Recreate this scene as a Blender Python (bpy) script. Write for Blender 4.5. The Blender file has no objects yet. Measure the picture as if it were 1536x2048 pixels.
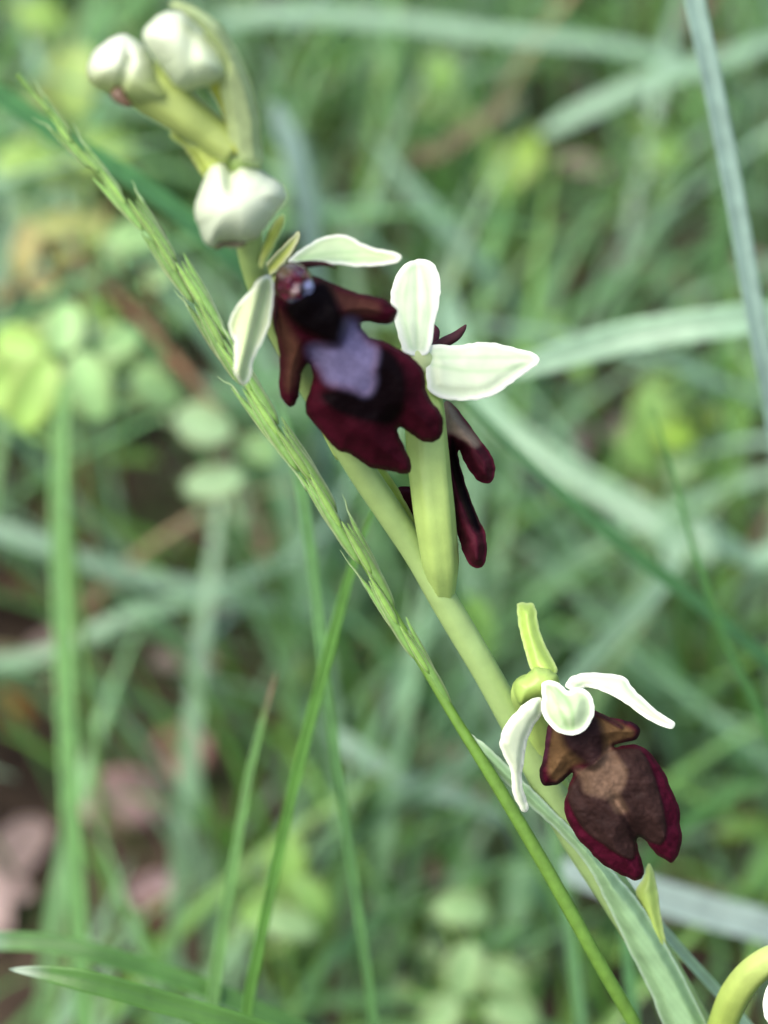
import bpy, math, random
import numpy as np
from mathutils import Vector

R = math.radians
scene = bpy.context.scene
C = scene.collection
MM = 0.001
rng = np.random.default_rng(7)
random.seed(7)

# ------------------------------------------------------------------ camera
CAM_H = 0.290                 # lens height above the meadow floor (m)
PITCH = R(40)                 # looking down
VFOV = R(24)
FOCUS = 0.148
APERTURE = 0.0028             # entrance pupil diameter of the lens (m)
cam_d = bpy.data.cameras.new('camera')
cam = bpy.data.objects.new('camera', cam_d)
C.objects.link(cam)
cam.location = (0, 0, CAM_H)
cam.rotation_euler = (R(90) - PITCH, 0, 0)
cam_d.sensor_fit = 'VERTICAL'
cam_d.sensor_height = 24.0
cam_d.lens = 12.0 / math.tan(VFOV / 2)
cam_d.clip_start = 0.01
cam_d.clip_end = 500.0
cam_d.dof.use_dof = True
cam_d.dof.focus_distance = FOCUS
cam_d.dof.aperture_fstop = (cam_d.lens * MM) / APERTURE
cam_d.dof.aperture_blades = 0
scene.camera = cam

# ------------------------------------------------------------------ sky, sun, exposure
SUN_DIR = Vector((-0.42, -0.30, 0.86)).normalized()      # towards the bright part of the cloud
elev = math.asin(SUN_DIR.z)
azim = math.atan2(SUN_DIR.x, SUN_DIR.y)
w = bpy.data.worlds.new('World')
scene.world = w
w.use_nodes = True
nt = w.node_tree
bg = nt.nodes['Background']
sky = nt.nodes.new('ShaderNodeTexSky')
sky.sky_type = 'NISHITA'
sky.sun_disc = False
sky.sun_elevation = elev
sky.sun_rotation = azim
sky.air_density = 1.0
sky.dust_density = 4.0
sky.ozone_density = 0.6
nt.links.new(sky.outputs[0], bg.inputs[0])
bg.inputs[1].default_value = 0.15
sun_d = bpy.data.lights.new('sun', 'SUN')
sun_d.energy = 1.5
sun_d.angle = R(35)
sun_d.color = (1.0, 0.97, 0.92)
sun = bpy.data.objects.new('sun', sun_d)
C.objects.link(sun)
sun.rotation_euler = (-SUN_DIR).to_track_quat('-Z', 'Y').to_euler()
sun.location = SUN_DIR * 3
scene.view_settings.view_transform = 'Standard'
scene.view_settings.look = 'None'
scene.view_settings.gamma = 1.0
scene.view_settings.use_curve_mapping = False
scene.view_settings.exposure = 1.15
scene.cycles.max_bounces = 6
scene.cycles.transparent_max_bounces = 8
scene.cycles.use_denoising = True

# ------------------------------------------------------------------ picture -> place
FWD = np.array([0, math.cos(PITCH), -math.sin(PITCH)])
RGT = np.array([1.0, 0, 0])
UPV = np.array([0, math.sin(PITCH), math.cos(PITCH)])
CAMP = np.array([0, 0, CAM_H])
KPX = math.tan(VFOV / 2) / 1024.0


def P(px, py, z):
    """point of the place seen at photo pixel (px, py), z millimetres in front of the lens"""
    px = np.asarray(px, float); py = np.asarray(py, float); z = np.asarray(z, float) * MM
    X = (px - 768) * KPX * z
    Y = -(py - 1024) * KPX * z
    return CAMP + FWD * z[..., None] + RGT * X[..., None] + UPV * Y[..., None]


def ground_z(px, py):
    """depth (mm) at which pixel meets the meadow floor"""
    d = FWD + RGT * (px - 768) * KPX - UPV * (py - 1024) * KPX
    return CAM_H / -d[2] / MM


# ------------------------------------------------------------------ object helpers
def link_mesh(name, verts, faces, mat, parent=None, origin=None, cols=None, smooth=True):
    verts = np.asarray(verts, float)
    o0 = np.zeros(3) if origin is None else np.asarray(origin, float)
    me = bpy.data.meshes.new(name)
    me.from_pydata((verts - o0).tolist(), [], faces)
    if cols is not None:
        a = me.color_attributes.new('Col', 'FLOAT_COLOR', 'POINT')
        c4 = np.ones((len(verts), 4)); c4[:, :3] = np.asarray(cols)[:, :3]
        a.data.foreach_set('color', c4.ravel())
    if smooth:
        me.polygons.foreach_set('use_smooth', [True] * len(me.polygons))
    me.materials.append(mat)
    me.update()
    ob = bpy.data.objects.new(name, me)
    C.objects.link(ob)
    if parent is not None:
        ob.parent = parent
    elif origin is not None:
        ob.location = o0
    return ob


def tag(o, label=None, cat=None, group=None, kind=None):
    if label: o['label'] = label
    if cat: o['category'] = cat
    if group: o['group'] = group
    if kind: o['kind'] = kind
    return o


def empty(name, loc):
    o = bpy.data.objects.new(name, None)
    o.empty_display_size = 0.01
    C.objects.link(o)
    o.location = loc
    return o


def spline(pts, n, closed=False):
    """Catmull-Rom through pts (k,d) -> n samples, roughly even in parameter"""
    p = np.asarray(pts, float)
    k = len(p)
    if closed:
        t = np.linspace(0, k, n, endpoint=False)
        i = np.floor(t).astype(int); f = (t - i)[:, None]
        a, b, c, d = p[(i - 1) % k], p[i % k], p[(i + 1) % k], p[(i + 2) % k]
    else:
        q = np.vstack([2 * p[0] - p[1], p, 2 * p[-1] - p[-2]])
        t = np.linspace(0, k - 1, n)
        i = np.minimum(np.floor(t).astype(int), k - 2); f = (t - i)[:, None]
        a, b, c, d = q[i], q[i + 1], q[i + 2], q[i + 3]
    return 0.5 * ((2 * b) + (-a + c) * f + (2 * a - 5 * b + 4 * c - d) * f ** 2 + (-a + 3 * b - 3 * c + d) * f ** 3)


def sdist(px, py, poly):
    """signed distance (inside positive) of points to polygon, and nearest boundary points"""
    q = np.stack([px, py], -1)
    a = np.asarray(poly); b = np.roll(a, -1, 0)
    best = np.full(len(q), 1e18); near = np.zeros_like(q); inside = np.zeros(len(q), bool)
    for s, e in zip(a, b):
        d = e - s; L = max((d * d).sum(), 1e-9)
        t = np.clip(((q - s) @ d) / L, 0, 1)
        pr = s + t[:, None] * d
        dd = ((q - pr) ** 2).sum(1)
        m = dd < best
        best[m] = dd[m]; near[m] = pr[m]
        cond = (s[1] > q[:, 1]) != (e[1] > q[:, 1])
        xi = s[0] + (q[:, 1] - s[1]) * (e[0] - s[0]) / (e[1] - s[1] if abs(e[1] - s[1]) > 1e-9 else 1e-9)
        inside ^= cond & (q[:, 0] < xi)
    dist = np.sqrt(best)
    return np.where(inside, dist, -dist), near


def sstep(x, a, b):
    t = np.clip((x - a) / (b - a), 0, 1)
    return t * t * (3 - 2 * t)


def zone(px, py, poly, soft):
    ol = spline(poly, len(poly) * 4, True)
    d, _ = sdist(px, py, ol)
    return sstep(d, -soft, soft)


def vnoise(px, py, scale, seed):
    """smooth value noise in pixel space for pigment mottling / relief"""
    r = np.random.default_rng(seed).random((64, 64))
    x = np.asarray(px) / scale; y = np.asarray(py) / scale
    i = np.floor(x).astype(int); j = np.floor(y).astype(int)
    fx = x - i; fy = y - j
    fx = fx * fx * (3 - 2 * fx); fy = fy * fy * (3 - 2 * fy)
    g = lambda a, b: r[a % 64, b % 64]
    return (g(i, j) * (1 - fx) + g(i + 1, j) * fx) * (1 - fy) + (g(i, j + 1) * (1 - fx) + g(i + 1, j + 1) * fx) * fy


def grid_fill(outline, step, ragged=1.3):
    ol = spline(outline, len(outline) * 6, True)
    ol = ol + ragged * 2 * np.stack([vnoise(ol[:, 0], ol[:, 1], 9, 91) - 0.5, vnoise(ol[:, 0], ol[:, 1], 9, 92) - 0.5], -1)
    lo = ol.min(0) - step; hi = ol.max(0) + step
    nx = int((hi[0] - lo[0]) / step) + 2; ny = int((hi[1] - lo[1]) / step) + 2
    X, Y = np.meshgrid(lo[0] + np.arange(nx) * step, lo[1] + np.arange(ny) * step)
    cx, cy = X[:-1, :-1] + step / 2, Y[:-1, :-1] + step / 2
    d, _ = sdist(cx.ravel(), cy.ravel(), ol)
    keep = (d > 0).reshape(cx.shape)
    cnt = np.zeros(X.shape, int)
    for dy in (0, 1):
        for dx in (0, 1):
            cnt[dy:dy + cx.shape[0], dx:dx + cx.shape[1]] += keep
    used = cnt > 0
    idx = -np.ones(X.shape, int); idx[used] = np.arange(used.sum())
    px = X[used]; py = Y[used]; border = cnt[used] < 4
    d, near = sdist(px, py, ol)
    px = np.where(border, near[:, 0], px); py = np.where(border, near[:, 1], py)
    d = np.where(border, 0, np.maximum(d, 0))
    faces = []
    for r_, c_ in zip(*np.nonzero(keep)):
        faces.append((idx[r_, c_], idx[r_ + 1, c_], idx[r_ + 1, c_ + 1], idx[r_, c_ + 1]))
    return px, py, d, border, faces


def sheet(name, outline, zf, mat, parent, origin, step=4.0, thick=0.25, col=None):
    """curved plate of tissue; zf(px,py,d) -> depth mm; front faces the lens"""
    px, py, d, border, faces = grid_fill(outline, step)
    z = zf(px, py, d)
    v = P(px, py, z)
    cols = None if col is None else col(px, py, d)
    n = len(v)
    # real thickness: a back skin, rounded at the rim
    zb = z + thick * (0.35 + 0.65 * np.minimum(d / (step * 2.5), 1))
    vb = P(px, py, zb)
    allv = np.vstack([v, vb])
    fb = [tuple(n + i for i in reversed(f)) for f in faces]
    edges = {}
    for f in faces:
        for i in range(4):
            edges[(f[i], f[(i + 1) % 4])] = 1
    rim = [(b, a, n + a, n + b) for (a, b) in edges if (b, a) not in edges]
    cc = None if cols is None else np.vstack([cols, cols])
    return link_mesh(name, allv, faces + fb + rim, mat, parent, origin, cc)


def inflate(name, outline, zc, thick, mat, parent, origin, step=5.0, rad=None, col=None, relief=None, back=0.8):
    """plump closed body with the given silhouette; thick = half depth in mm"""
    px, py, d, border, faces = grid_fill(outline, step)
    rad = rad or d.max()
    g = np.sqrt(np.maximum(1 - (1 - np.minimum(d / rad, 1)) ** 2, 0))
    zcv = zc(px, py) if callable(zc) else np.full(len(px), float(zc))
    rl = 0 if relief is None else relief(px, py, d)
    v = P(px, py, zcv - thick * g + rl)
    n = len(v)
    inner = np.nonzero(~border)[0]
    mp = np.arange(n); mp[inner] = n + np.arange(len(inner))
    vb = P(px[inner], py[inner], zcv[inner] + thick * back * g[inner])
    fb = [tuple(int(mp[i]) for i in reversed(f)) for f in faces]
    fb = [f for f, g_ in zip(fb, faces) if not all(border[i] for i in g_)]
    cols = None if col is None else col(px, py, d)
    cc = None if cols is None else np.vstack([cols, cols[inner]])
    return link_mesh(name, np.vstack([v, vb]), faces + fb, mat, parent, origin, cc)


def frames(c):
    t = np.gradient(c, axis=0)
    t /= np.linalg.norm(t, axis=1)[:, None] + 1e-12
    return t


def tube(name, pts, rad, mat, parent=None, origin=None, n=40, seg=16, ribs=0, ribamp=0.0, twist=0.0,
         flat=1.0, cols=None, px_pts=True):
    """tapered round body along pixel points (px,py,z); rad in mm at each point"""
    pts = np.asarray(pts, float)
    w3 = P(pts[:, 0], pts[:, 1], pts[:, 2]) if px_pts else pts
    c = spline(w3, n)
    r = np.maximum(np.interp(np.linspace(0, 1, n), np.linspace(0, 1, len(rad)), rad), 1e-3) * MM
    t = frames(c)
    side = np.cross(t, FWD); side /= np.linalg.norm(side, axis=1)[:, None] + 1e-12
    nor = np.cross(side, t)
    th = np.linspace(0, 2 * math.pi, seg, endpoint=False)
    vs = []; cc = []
    for i in range(n):
        ph = twist * i / n
        rr = r[i] * (1 + ribamp * np.cos(ribs * (th + ph)))
        vs.append(c[i] + side[i] * (rr * np.cos(th))[:, None] + nor[i] * (rr * flat * np.sin(th))[:, None])
        if cols is not None:
            cc.append(np.repeat(cols(i / (n - 1))[None], seg, 0))
    vs = np.vstack(vs)
    faces = []
    for i in range(n - 1):
        for j in range(seg):
            a = i * seg + j; b = i * seg + (j + 1) % seg
            faces.append((a, b, b + seg, a + seg))
    faces.append(tuple(reversed(range(seg))))
    faces.append(tuple((n - 1) * seg + j for j in range(seg)))
    return link_mesh(name, vs, faces, mat, parent, origin, np.vstack(cc) if cols is not None else None)


def ribbon_arrays(c, w_, roll, fold, thick, nx=7, hint=None):
    """grass-leaf cross-section swept along c: V-folded keel, thickened"""
    n = len(c)
    t = frames(c)
    h = FWD if hint is None else hint
    side = np.cross(t, h); side /= np.linalg.norm(side, axis=1)[:, None] + 1e-9
    nor = np.cross(side, t)
    cr, sr = np.cos(roll)[:, None], np.sin(roll)[:, None]
    s2 = side * cr + nor * sr; n2 = -side * sr + nor * cr
    u = np.linspace(-1, 1, nx)
    prof = np.abs(u) * fold                     # keel away from the eye, margins lifted
    top = c[:, None] + s2[:, None] * (u[None, :] * w_[:, None])[..., None] - n2[:, None] * (prof[None] * w_[:, None])[..., None]
    th = thick * (1 - 0.75 * np.abs(u) ** 3)
    bot = top + n2[:, None] * (th[None, :] * np.ones((n, 1)))[..., None]
    v = np.concatenate([top, bot[:, ::-1]], 1)   # ring of 2*nx
    m = 2 * nx
    i, j = np.meshgrid(np.arange(n - 1), np.arange(m), indexing='ij')
    a = i * m + j; b = i * m + (j + 1) % m
    f = np.stack([a, a + m, b + m, b], -1).reshape(-1, 4)
    return v.reshape(-1, 3), f, m


# ------------------------------------------------------------------ materials
def plant_mat(name, color=None, rough=0.45, trans=0.35, spec=0.4, var=0.25, vscale=400.0, bump=0.0, bscale=4000.0,
              sheen=0.0, tint=(0.9, 1.0, 0.55), stretch=None, coat=0.0):
    m = bpy.data.materials.new(name)
    m.use_nodes = True
    t = m.node_tree; N = t.nodes; L = t.links
    out = N['Material Output']; pr = N['Principled BSDF']
    tc = N.new('ShaderNodeTexCoord')
    src = tc.outputs['Object']
    if stretch:
        mp = N.new('ShaderNodeMapping'); mp.inputs['Scale'].default_value = stretch
        L.new(src, mp.inputs[0]); src = mp.outputs[0]
    nz = N.new('ShaderNodeTexNoise'); nz.inputs['Scale'].default_value = vscale
    nz.inputs['Detail'].default_value = 4
    L.new(src, nz.inputs['Vector'])
    mr = N.new('ShaderNodeMapRange'); mr.inputs['From Min'].default_value = 0.3; mr.inputs['From Max'].default_value = 0.7
    mr.inputs['To Min'].default_value = 1 - var; mr.inputs['To Max'].default_value = 1 + var
    L.new(nz.outputs['Fac'], mr.inputs['Value'])
    if color is None:
        at = N.new('ShaderNodeAttribute'); at.attribute_name = 'Col'; cs = at.outputs['Color']
    else:
        rgb = N.new('ShaderNodeRGB'); rgb.outputs[0].default_value = (*color, 1); cs = rgb.outputs[0]
    mul = N.new('ShaderNodeVectorMath'); mul.operation = 'SCALE'
    L.new(cs, mul.inputs[0]); L.new(mr.outputs[0], mul.inputs['Scale'])
    L.new(mul.outputs[0], pr.inputs['Base Color'])
    pr.inputs['Roughness'].default_value = rough
    pr.inputs['Specular IOR Level'].default_value = spec
    pr.inputs['Sheen Weight'].default_value = sheen
    pr.inputs['Coat Weight'].default_value = coat
    if bump:
        nb = N.new('ShaderNodeTexNoise'); nb.inputs['Scale'].default_value = bscale; nb.inputs['Detail'].default_value = 3
        L.new(src, nb.inputs['Vector'])
        bp = N.new('ShaderNodeBump'); bp.inputs['Strength'].default_value = bump; bp.inputs['Distance'].default_value = 0.0001
        L.new(nb.outputs['Fac'], bp.inputs['Height']); L.new(bp.outputs[0], pr.inputs['Normal'])
    if trans > 0:
        tr = N.new('ShaderNodeBsdfTranslucent')
        tm = N.new('ShaderNodeVectorMath'); tm.operation = 'MULTIPLY'; tm.inputs[1].default_value = tint
        L.new(mul.outputs[0], tm.inputs[0]); L.new(tm.outputs[0], tr.inputs['Color'])
        mx = N.new('ShaderNodeMixShader'); mx.inputs[0].default_value = trans
        L.new(pr.outputs[0], mx.inputs[1]); L.new(tr.outputs[0], mx.inputs[2])
        L.new(mx.outputs[0], out.inputs['Surface'])
    return m


M_GRASS = plant_mat('grass_leaf', None, rough=0.42, trans=0.32, spec=0.5, var=0.18, vscale=150, tint=(0.8, 1.0, 0.45))
M_BLADE = plant_mat('grass_blade_surface', None, rough=0.40, trans=0.30, spec=0.5, var=0.16, vscale=600, bump=0.15, bscale=2500,
                    tint=(0.8, 1.0, 0.45))
M_SPIKE = plant_mat('grass_spikelet', None, rough=0.5, trans=0.35, spec=0.35, var=0.14, vscale=1500, bump=0.2, bscale=5000)
M_STEM = plant_mat('orchid_stem', None, rough=0.42, trans=0.12, spec=0.4, var=0.10, vscale=700, bump=0.18, bscale=3500)
M_SEPAL = plant_mat('orchid_sepal', None, rough=0.45, trans=0.28, spec=0.35, var=0.04, vscale=1200, bump=0.12, bscale=5000, tint=(1, 1, 0.8))
M_LIP = plant_mat('orchid_lip_velvet', None, rough=0.55, trans=0.02, spec=0.04, var=0.12, vscale=2600, bump=0.2, bscale=7000, sheen=0.0,
                  tint=(1, 0.4, 0.4))
M_GLOSS = plant_mat('orchid_gloss', None, rough=0.22, trans=0.03, spec=0.6, var=0.15, vscale=2500, bump=0.1, bscale=5000, tint=(1, .5, .5))
M_LEAF = plant_mat('herb_leaf', None, rough=0.45, trans=0.35, spec=0.4, var=0.14, vscale=300, bump=0.1, bscale=1500)
M_LITTER = plant_mat('dead_leaf', None, rough=0.75, trans=0.12, spec=0.2, var=0.35, vscale=250, bump=0.4, bscale=900, tint=(1, .8, .6))
M_TWIG = plant_mat('dry_stalk', None, rough=0.7, trans=0.0, spec=0.2, var=0.3, vscale=500, bump=0.4, bscale=1500)


def soil_mat():
    m = bpy.data.materials.new('meadow_soil'); m.use_nodes = True
    t = m.node_tree; N = t.nodes; L = t.links; pr = N['Principled BSDF']
    tc = N.new('ShaderNodeTexCoord')
    a = N.new('ShaderNodeTexNoise'); a.inputs['Scale'].default_value = 45; a.inputs['Detail'].default_value = 8
    L.new(tc.outputs['Object'], a.inputs['Vector'])
    r = N.new('ShaderNodeValToRGB'); e = r.color_ramp.elements
    e[0].position = 0.35; e[0].color = (0.018, 0.012, 0.009, 1)
    e[1].position = 0.72; e[1].color = (0.035, 0.06, 0.018, 1)
    x = e.new(0.52); x.color = (0.06, 0.042, 0.03, 1)
    L.new(a.outputs['Fac'], r.inputs['Fac']); L.new(r.outputs[0], pr.inputs['Base Color'])
    pr.inputs['Roughness'].default_value = 0.9; pr.inputs['Specular IOR Level'].default_value = 0.15
    b = N.new('ShaderNodeBump'); b.inputs['Strength'].default_value = 0.8; b.inputs['Distance'].default_value = 0.006
    c = N.new('ShaderNodeTexNoise'); c.inputs['Scale'].default_value = 160; c.inputs['Detail'].default_value = 6
    L.new(tc.outputs['Object'], c.inputs['Vector']); L.new(c.outputs['Fac'], b.inputs['Height']); L.new(b.outputs[0], pr.inputs['Normal'])
    return m


# ------------------------------------------------------------------ the setting: ground
def ground_h(x, y):
    k = np.clip(1 - np.hypot(x, y - 0.5) / 3.0, 0, 1)
    return k * (0.004 * np.sin(x * 31 + 1.3) * np.cos(y * 27) + 0.003 * np.sin(x * 71 + y * 53))


def build_ground():
    xs = np.concatenate([[-300, -60, -12, -4], np.linspace(-1.5, 1.5, 90), [4, 12, 60, 300]])
    ys = np.concatenate([[-300, -60, -12, -4], np.linspace(-1.0, 2.5, 100), [4, 12, 60, 300]])
    X, Y = np.meshgrid(xs, ys)
    v = np.stack([X, Y, ground_h(X, Y)], -1).reshape(-1, 3)
    nx = len(xs)
    f = [(j * nx + i, j * nx + i + 1, (j + 1) * nx + i + 1, (j + 1) * nx + i) for j in range(len(ys) - 1) for i in range(nx - 1)]
    tag(link_mesh('ground', v, f, soil_mat()), 'dark earth of the meadow under the grass', 'ground', kind='structure')


build_ground()


# ------------------------------------------------------------------ meadow grass as a mass
def grass_mass(name, count, xr, yr, hmin, hmax, wmin, wmax, segs, label, seed, palette, droop=(0.3, 1.4), lean=(0.05, 0.6), reject=None):
    g = np.random.default_rng(seed)
    x = g.uniform(*xr, count); y = g.uniform(*yr, count)
    clump = vnoise(x * 1000 + 9000, y * 1000 + 9000, 45, seed) * 0.6 + vnoise(x * 1000 + 9000, y * 1000 + 9000, 17, seed + 1) * 0.4
    k = g.random(count) < np.clip((clump - 0.22) * 2.4, 0.04, 1)
    if reject is not None:
        k &= ~reject(x, y)
    x, y = x[k], y[k]; n = len(x)
    L = g.uniform(hmin, hmax, n) * MM * (0.6 + 0.7 * clump[k])
    wd = g.uniform(wmin, wmax, n) * MM / 2
    az = g.uniform(0, 2 * math.pi, n)
    a0 = g.uniform(*lean, n); bend = g.uniform(*droop, n)
    s = np.linspace(0, 1, segs + 1)
    ang = a0[:, None] + bend[:, None] * s[None] ** 1.5
    ds = L[:, None] / segs
    mid = 0.5 * (ang[:, 1:] + ang[:, :-1])
    hor = np.concatenate([np.zeros((n, 1)), np.cumsum(np.sin(mid) * ds, 1)], 1)
    ver = np.concatenate([np.zeros((n, 1)), np.cumsum(np.cos(mid) * ds, 1)], 1)
    ver = np.maximum(ver, 0.002 * s[None])
    wob = g.normal(0, 0.06, n)[:, None] * (s ** 2)[None] * L[:, None]
    cx, sy = np.cos(az)[:, None], np.sin(az)[:, None]
    px = x[:, None] + hor * cx - wob * sy
    py = y[:, None] + hor * sy + wob * cx
    pz = ground_h(x, y)[:, None] + ver - 0.002
    c = np.stack([px, py, pz], -1)
    prof = np.minimum(1, 0.55 + 1.4 * s) * np.clip((1 - s) * 2.6, 0.03, 1) ** 0.7
    tw = g.uniform(-0.9, 0.9, n)[:, None] * s[None]
    sd = np.stack([-np.sin(az)[:, None] * np.cos(tw), np.cos(az)[:, None] * np.cos(tw), np.sin(tw)], -1)
    hw = (wd[:, None] * prof[None])[..., None]
    up = np.array([0, 0, 1.0])
    v = np.stack([c - sd * hw + up * hw * 0.25, c, c + sd * hw + up * hw * 0.25], 2)    # n, s, 3, xyz
    nv = (segs + 1) * 3
    base = np.arange(n)[:, None, None] * nv
    i = np.arange(segs)[None, :, None] * 3; j = np.arange(2)[None, None, :]
    a = base + i + j
    f = np.stack([a, a + 1, a + 4, a + 3], -1).reshape(-1, 4)
    pal = np.array(palette)
    wts = np.array([p[3] for p in palette]); wts = wts / wts.sum()
    ci = g.choice(len(pal), n, p=wts)
    col = pal[ci][:, :3] * g.uniform(0.75, 1.3, n)[:, None]
    cols = np.repeat(col, nv, 0)
    o = link_mesh(name, v.reshape(-1, 3), f.tolist(), M_GRASS, cols=cols)
    return tag(o, label, 'grass', kind='stuff')


GREEN = [(0.10, 0.22, 0.06, 4), (0.13, 0.27, 0.11, 4), (0.19, 0.33, 0.19, 3), (0.15, 0.31, 0.06, 3), (0.25, 0.37, 0.24, 1.4), (0.30, 0.24, 0.13, 0.35)]
def bare_patch(keep, seed):
    """thin turf over the patch of earth where the pinkish dead leaves lie"""
    g = np.random.default_rng(seed)

    def f(x, y):
        e = ((x + 0.062) / 0.040) ** 2 + ((y - 0.262) / 0.062) ** 2
        return (e < 1) & (g.random(len(x)) > keep)
    return f


grass_mass('grass', 33000, (-0.55, 0.55), (0.06, 1.15), 30, 100, 1.0, 2.7, 9, 'dense green meadow grass covering the ground behind the orchid', 11, GREEN, reject=bare_patch(0.12, 1))
grass_mass('grass', 1700, (-0.5, 0.5), (0.22, 1.1), 90, 200, 1.5, 3.3, 14, 'long arching pale grass leaves tangled above the turf', 12,
           [(0.19, 0.34, 0.20, 4), (0.24, 0.38, 0.27, 2), (0.13, 0.29, 0.10, 4), (0.30, 0.25, 0.15, 0.3)],
           droop=(0.9, 2.2), lean=(0.2, 0.8), reject=bare_patch(0.1, 2))
grass_mass('grass', 14000, (-2.6, 2.6), (-1.2, 4.5), 50, 130, 3, 7, 5, 'green meadow grass stretching away around the spot', 13, GREEN,
           reject=lambda x, y: (np.abs(x) < 0.55) & (y > -0.12) & (y < 1.15))


def herb_mass(name, count, label, seed, pal, hmax=70, lw=(4, 8), flat=False, mat=None, cat='undergrowth'):
    g = np.random.default_rng(seed)
    x = g.uniform(-0.5, 0.5, count); y = g.uniform(0.1, 1.1, count)
    cl = vnoise(x * 1000 + 5000, y * 1000 + 5000, 38, seed)
    k = g.random(count) < np.clip((cl - 0.35) * 3, 0.02, 1)
    if not flat:
        k &= ~bare_patch(0.1, 3)(x, y)
    x, y = x[k], y[k]; n = len(x)
    z = ground_h(x, y) + (g.uniform(2, 5, n) if flat else g.uniform(8, hmax, n)) * MM
    Ln = g.uniform(*lw, n) * MM; Wd = Ln * g.uniform(0.28, 0.45, n)
    az = g.uniform(0, 2 * math.pi, n); tilt = g.uniform(-0.35, 0.35, n) if flat else g.uniform(-0.7, 0.5, n)
    d = np.stack([np.cos(az) * np.cos(tilt), np.sin(az) * np.cos(tilt), np.sin(tilt)], -1)
    s = np.stack([-np.sin(az), np.cos(az), g.uniform(-.3, .3, n)], -1)
    nn = np.cross(d, s)
    th = np.linspace(0, 2 * math.pi, 10, endpoint=False)
    c0 = np.stack([x, y, z], -1)
    rim = c0[:, None] + d[:, None] * (Ln[:, None] * np.cos(th))[..., None] + s[:, None] * (Wd[:, None] * np.sin(th) * (1 - 0.18 * np.cos(th)))[..., None] \
        + nn[:, None] * (Wd[:, None] * 0.3 * np.abs(np.sin(th)))[..., None]
    v = np.concatenate([c0[:, None], rim], 1)
    b = np.arange(n)[:, None] * 11; j = np.arange(10)[None]
    f = np.stack([b + 0 * j, b + 1 + j, b + 1 + (j + 1) % 10], -1).reshape(-1, 3)
    pal = np.array(pal); ci = g.integers(0, len(pal), n)
    cols = np.repeat(pal[ci] * g.uniform(0.7, 1.3, n)[:, None], 11, 0)
    return tag(link_mesh(name, v.reshape(-1, 3), f.tolist(), mat or M_LEAF, cols=cols), label, cat, kind='stuff')


herb_mass('undergrowth', 6500, 'small yellow-green herb leaves scattered among the grass', 21,
          [(0.15, 0.30, 0.055), (0.10, 0.24, 0.06), (0.19, 0.33, 0.07), (0.13, 0.28, 0.12)], hmax=55, lw=(3, 7))
herb_mass('leaf_litter', 2600, 'brown and pinkish dead leaves lying on the earth', 22,
          [(0.20, 0.13, 0.10), (0.30, 0.20, 0.18), (0.12, 0.07, 0.045), (0.36, 0.27, 0.25)], lw=(5, 12), flat=True, mat=M_LITTER, cat='leaf litter')


# ------------------------------------------------------------------ single grass blades
def ground_end(last, prev, drop_x=0.0):
    """carry a blade from where it leaves the picture down to the meadow floor"""
    h = last[2]
    d = last - prev; d = d / (np.linalg.norm(d) + 1e-9)
    m = last + d * h * 0.35; m[2] = min(m[2], h * 0.8) - 0.12 * h
    g = last + np.array([d[0] * h * 0.55 + drop_x, d[1] * h * 0.45, 0.0]); g[2] = ground_h(g[0], g[1]) - 0.003
    return [last * (1 - t) ** 2 + m * 2 * t * (1 - t) + g * t * t for t in (0.035, 0.09, 0.18, 0.32, 0.52, 0.76, 1.0)]


def blade(label, pts, width, color, name='grass_shoot', roll=(0.3, 0.9), fold=0.28, tipw=0.06, root=True, tip_len=0.25, cut=False,
          rootdir=0.0, tipcol=None, thick=0.16, midrib=True, group=None, basew=0.6):
    """pts from tip to base as (px,py,z mm); runs on below the frame to its root in the soil"""
    p = np.asarray(pts, float)
    w3 = list(P(p[:, 0], p[:, 1], p[:, 2]))
    nvis = len(w3)
    if root:
        w3 += ground_end(w3[-1], w3[-2], rootdir * MM)
    else:                                             # base lies in the turf inside the picture
        b = w3[-1].copy(); b[2] = min(b[2], ground_h(b[0], b[1]) - 0.003); w3.append(b)
    if pts[0][2] > 280:
        width = width * 0.78
    n = 64
    c = spline(np.array(w3), n)
    s = np.linspace(0, 1, n)
    wv = width * MM / 2 * (basew + (1 - basew) * np.clip(1.4 - s, 0, 1))
    if not cut:
        wv = wv * np.clip(tipw + (s / tip_len) ** 0.8, 0, 1)
    r = np.linspace(roll[0], roll[1], n)
    v, f, m = ribbon_arrays(c, wv, r, fold, thick * MM)
    base = c[-1]
    u = np.linspace(-1, 1, m // 2); uu = np.concatenate([u, u[::-1]])
    col = np.array(color)[None, None] * np.ones((n, m, 1))
    if midrib:
        col = col * (1 - 0.12 * np.exp(-(uu / 0.22) ** 2))[None, :, None] * (1 + 0.25 * (np.abs(uu) > 0.9))[None, :, None]
    if tipcol is not None:
        k = (1 - sstep(s, 0.03, 0.10))[:, None, None]
        col = col * (1 - k) + np.array(tipcol) * k
    fl = f.tolist() + [tuple(reversed(range(m))), tuple((n - 1) * m + j for j in range(m))]
    o = link_mesh(name, v, fl, M_BLADE, origin=base, cols=col.reshape(-1, 3))
    return tag(o, label, 'grass blade', group)


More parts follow.
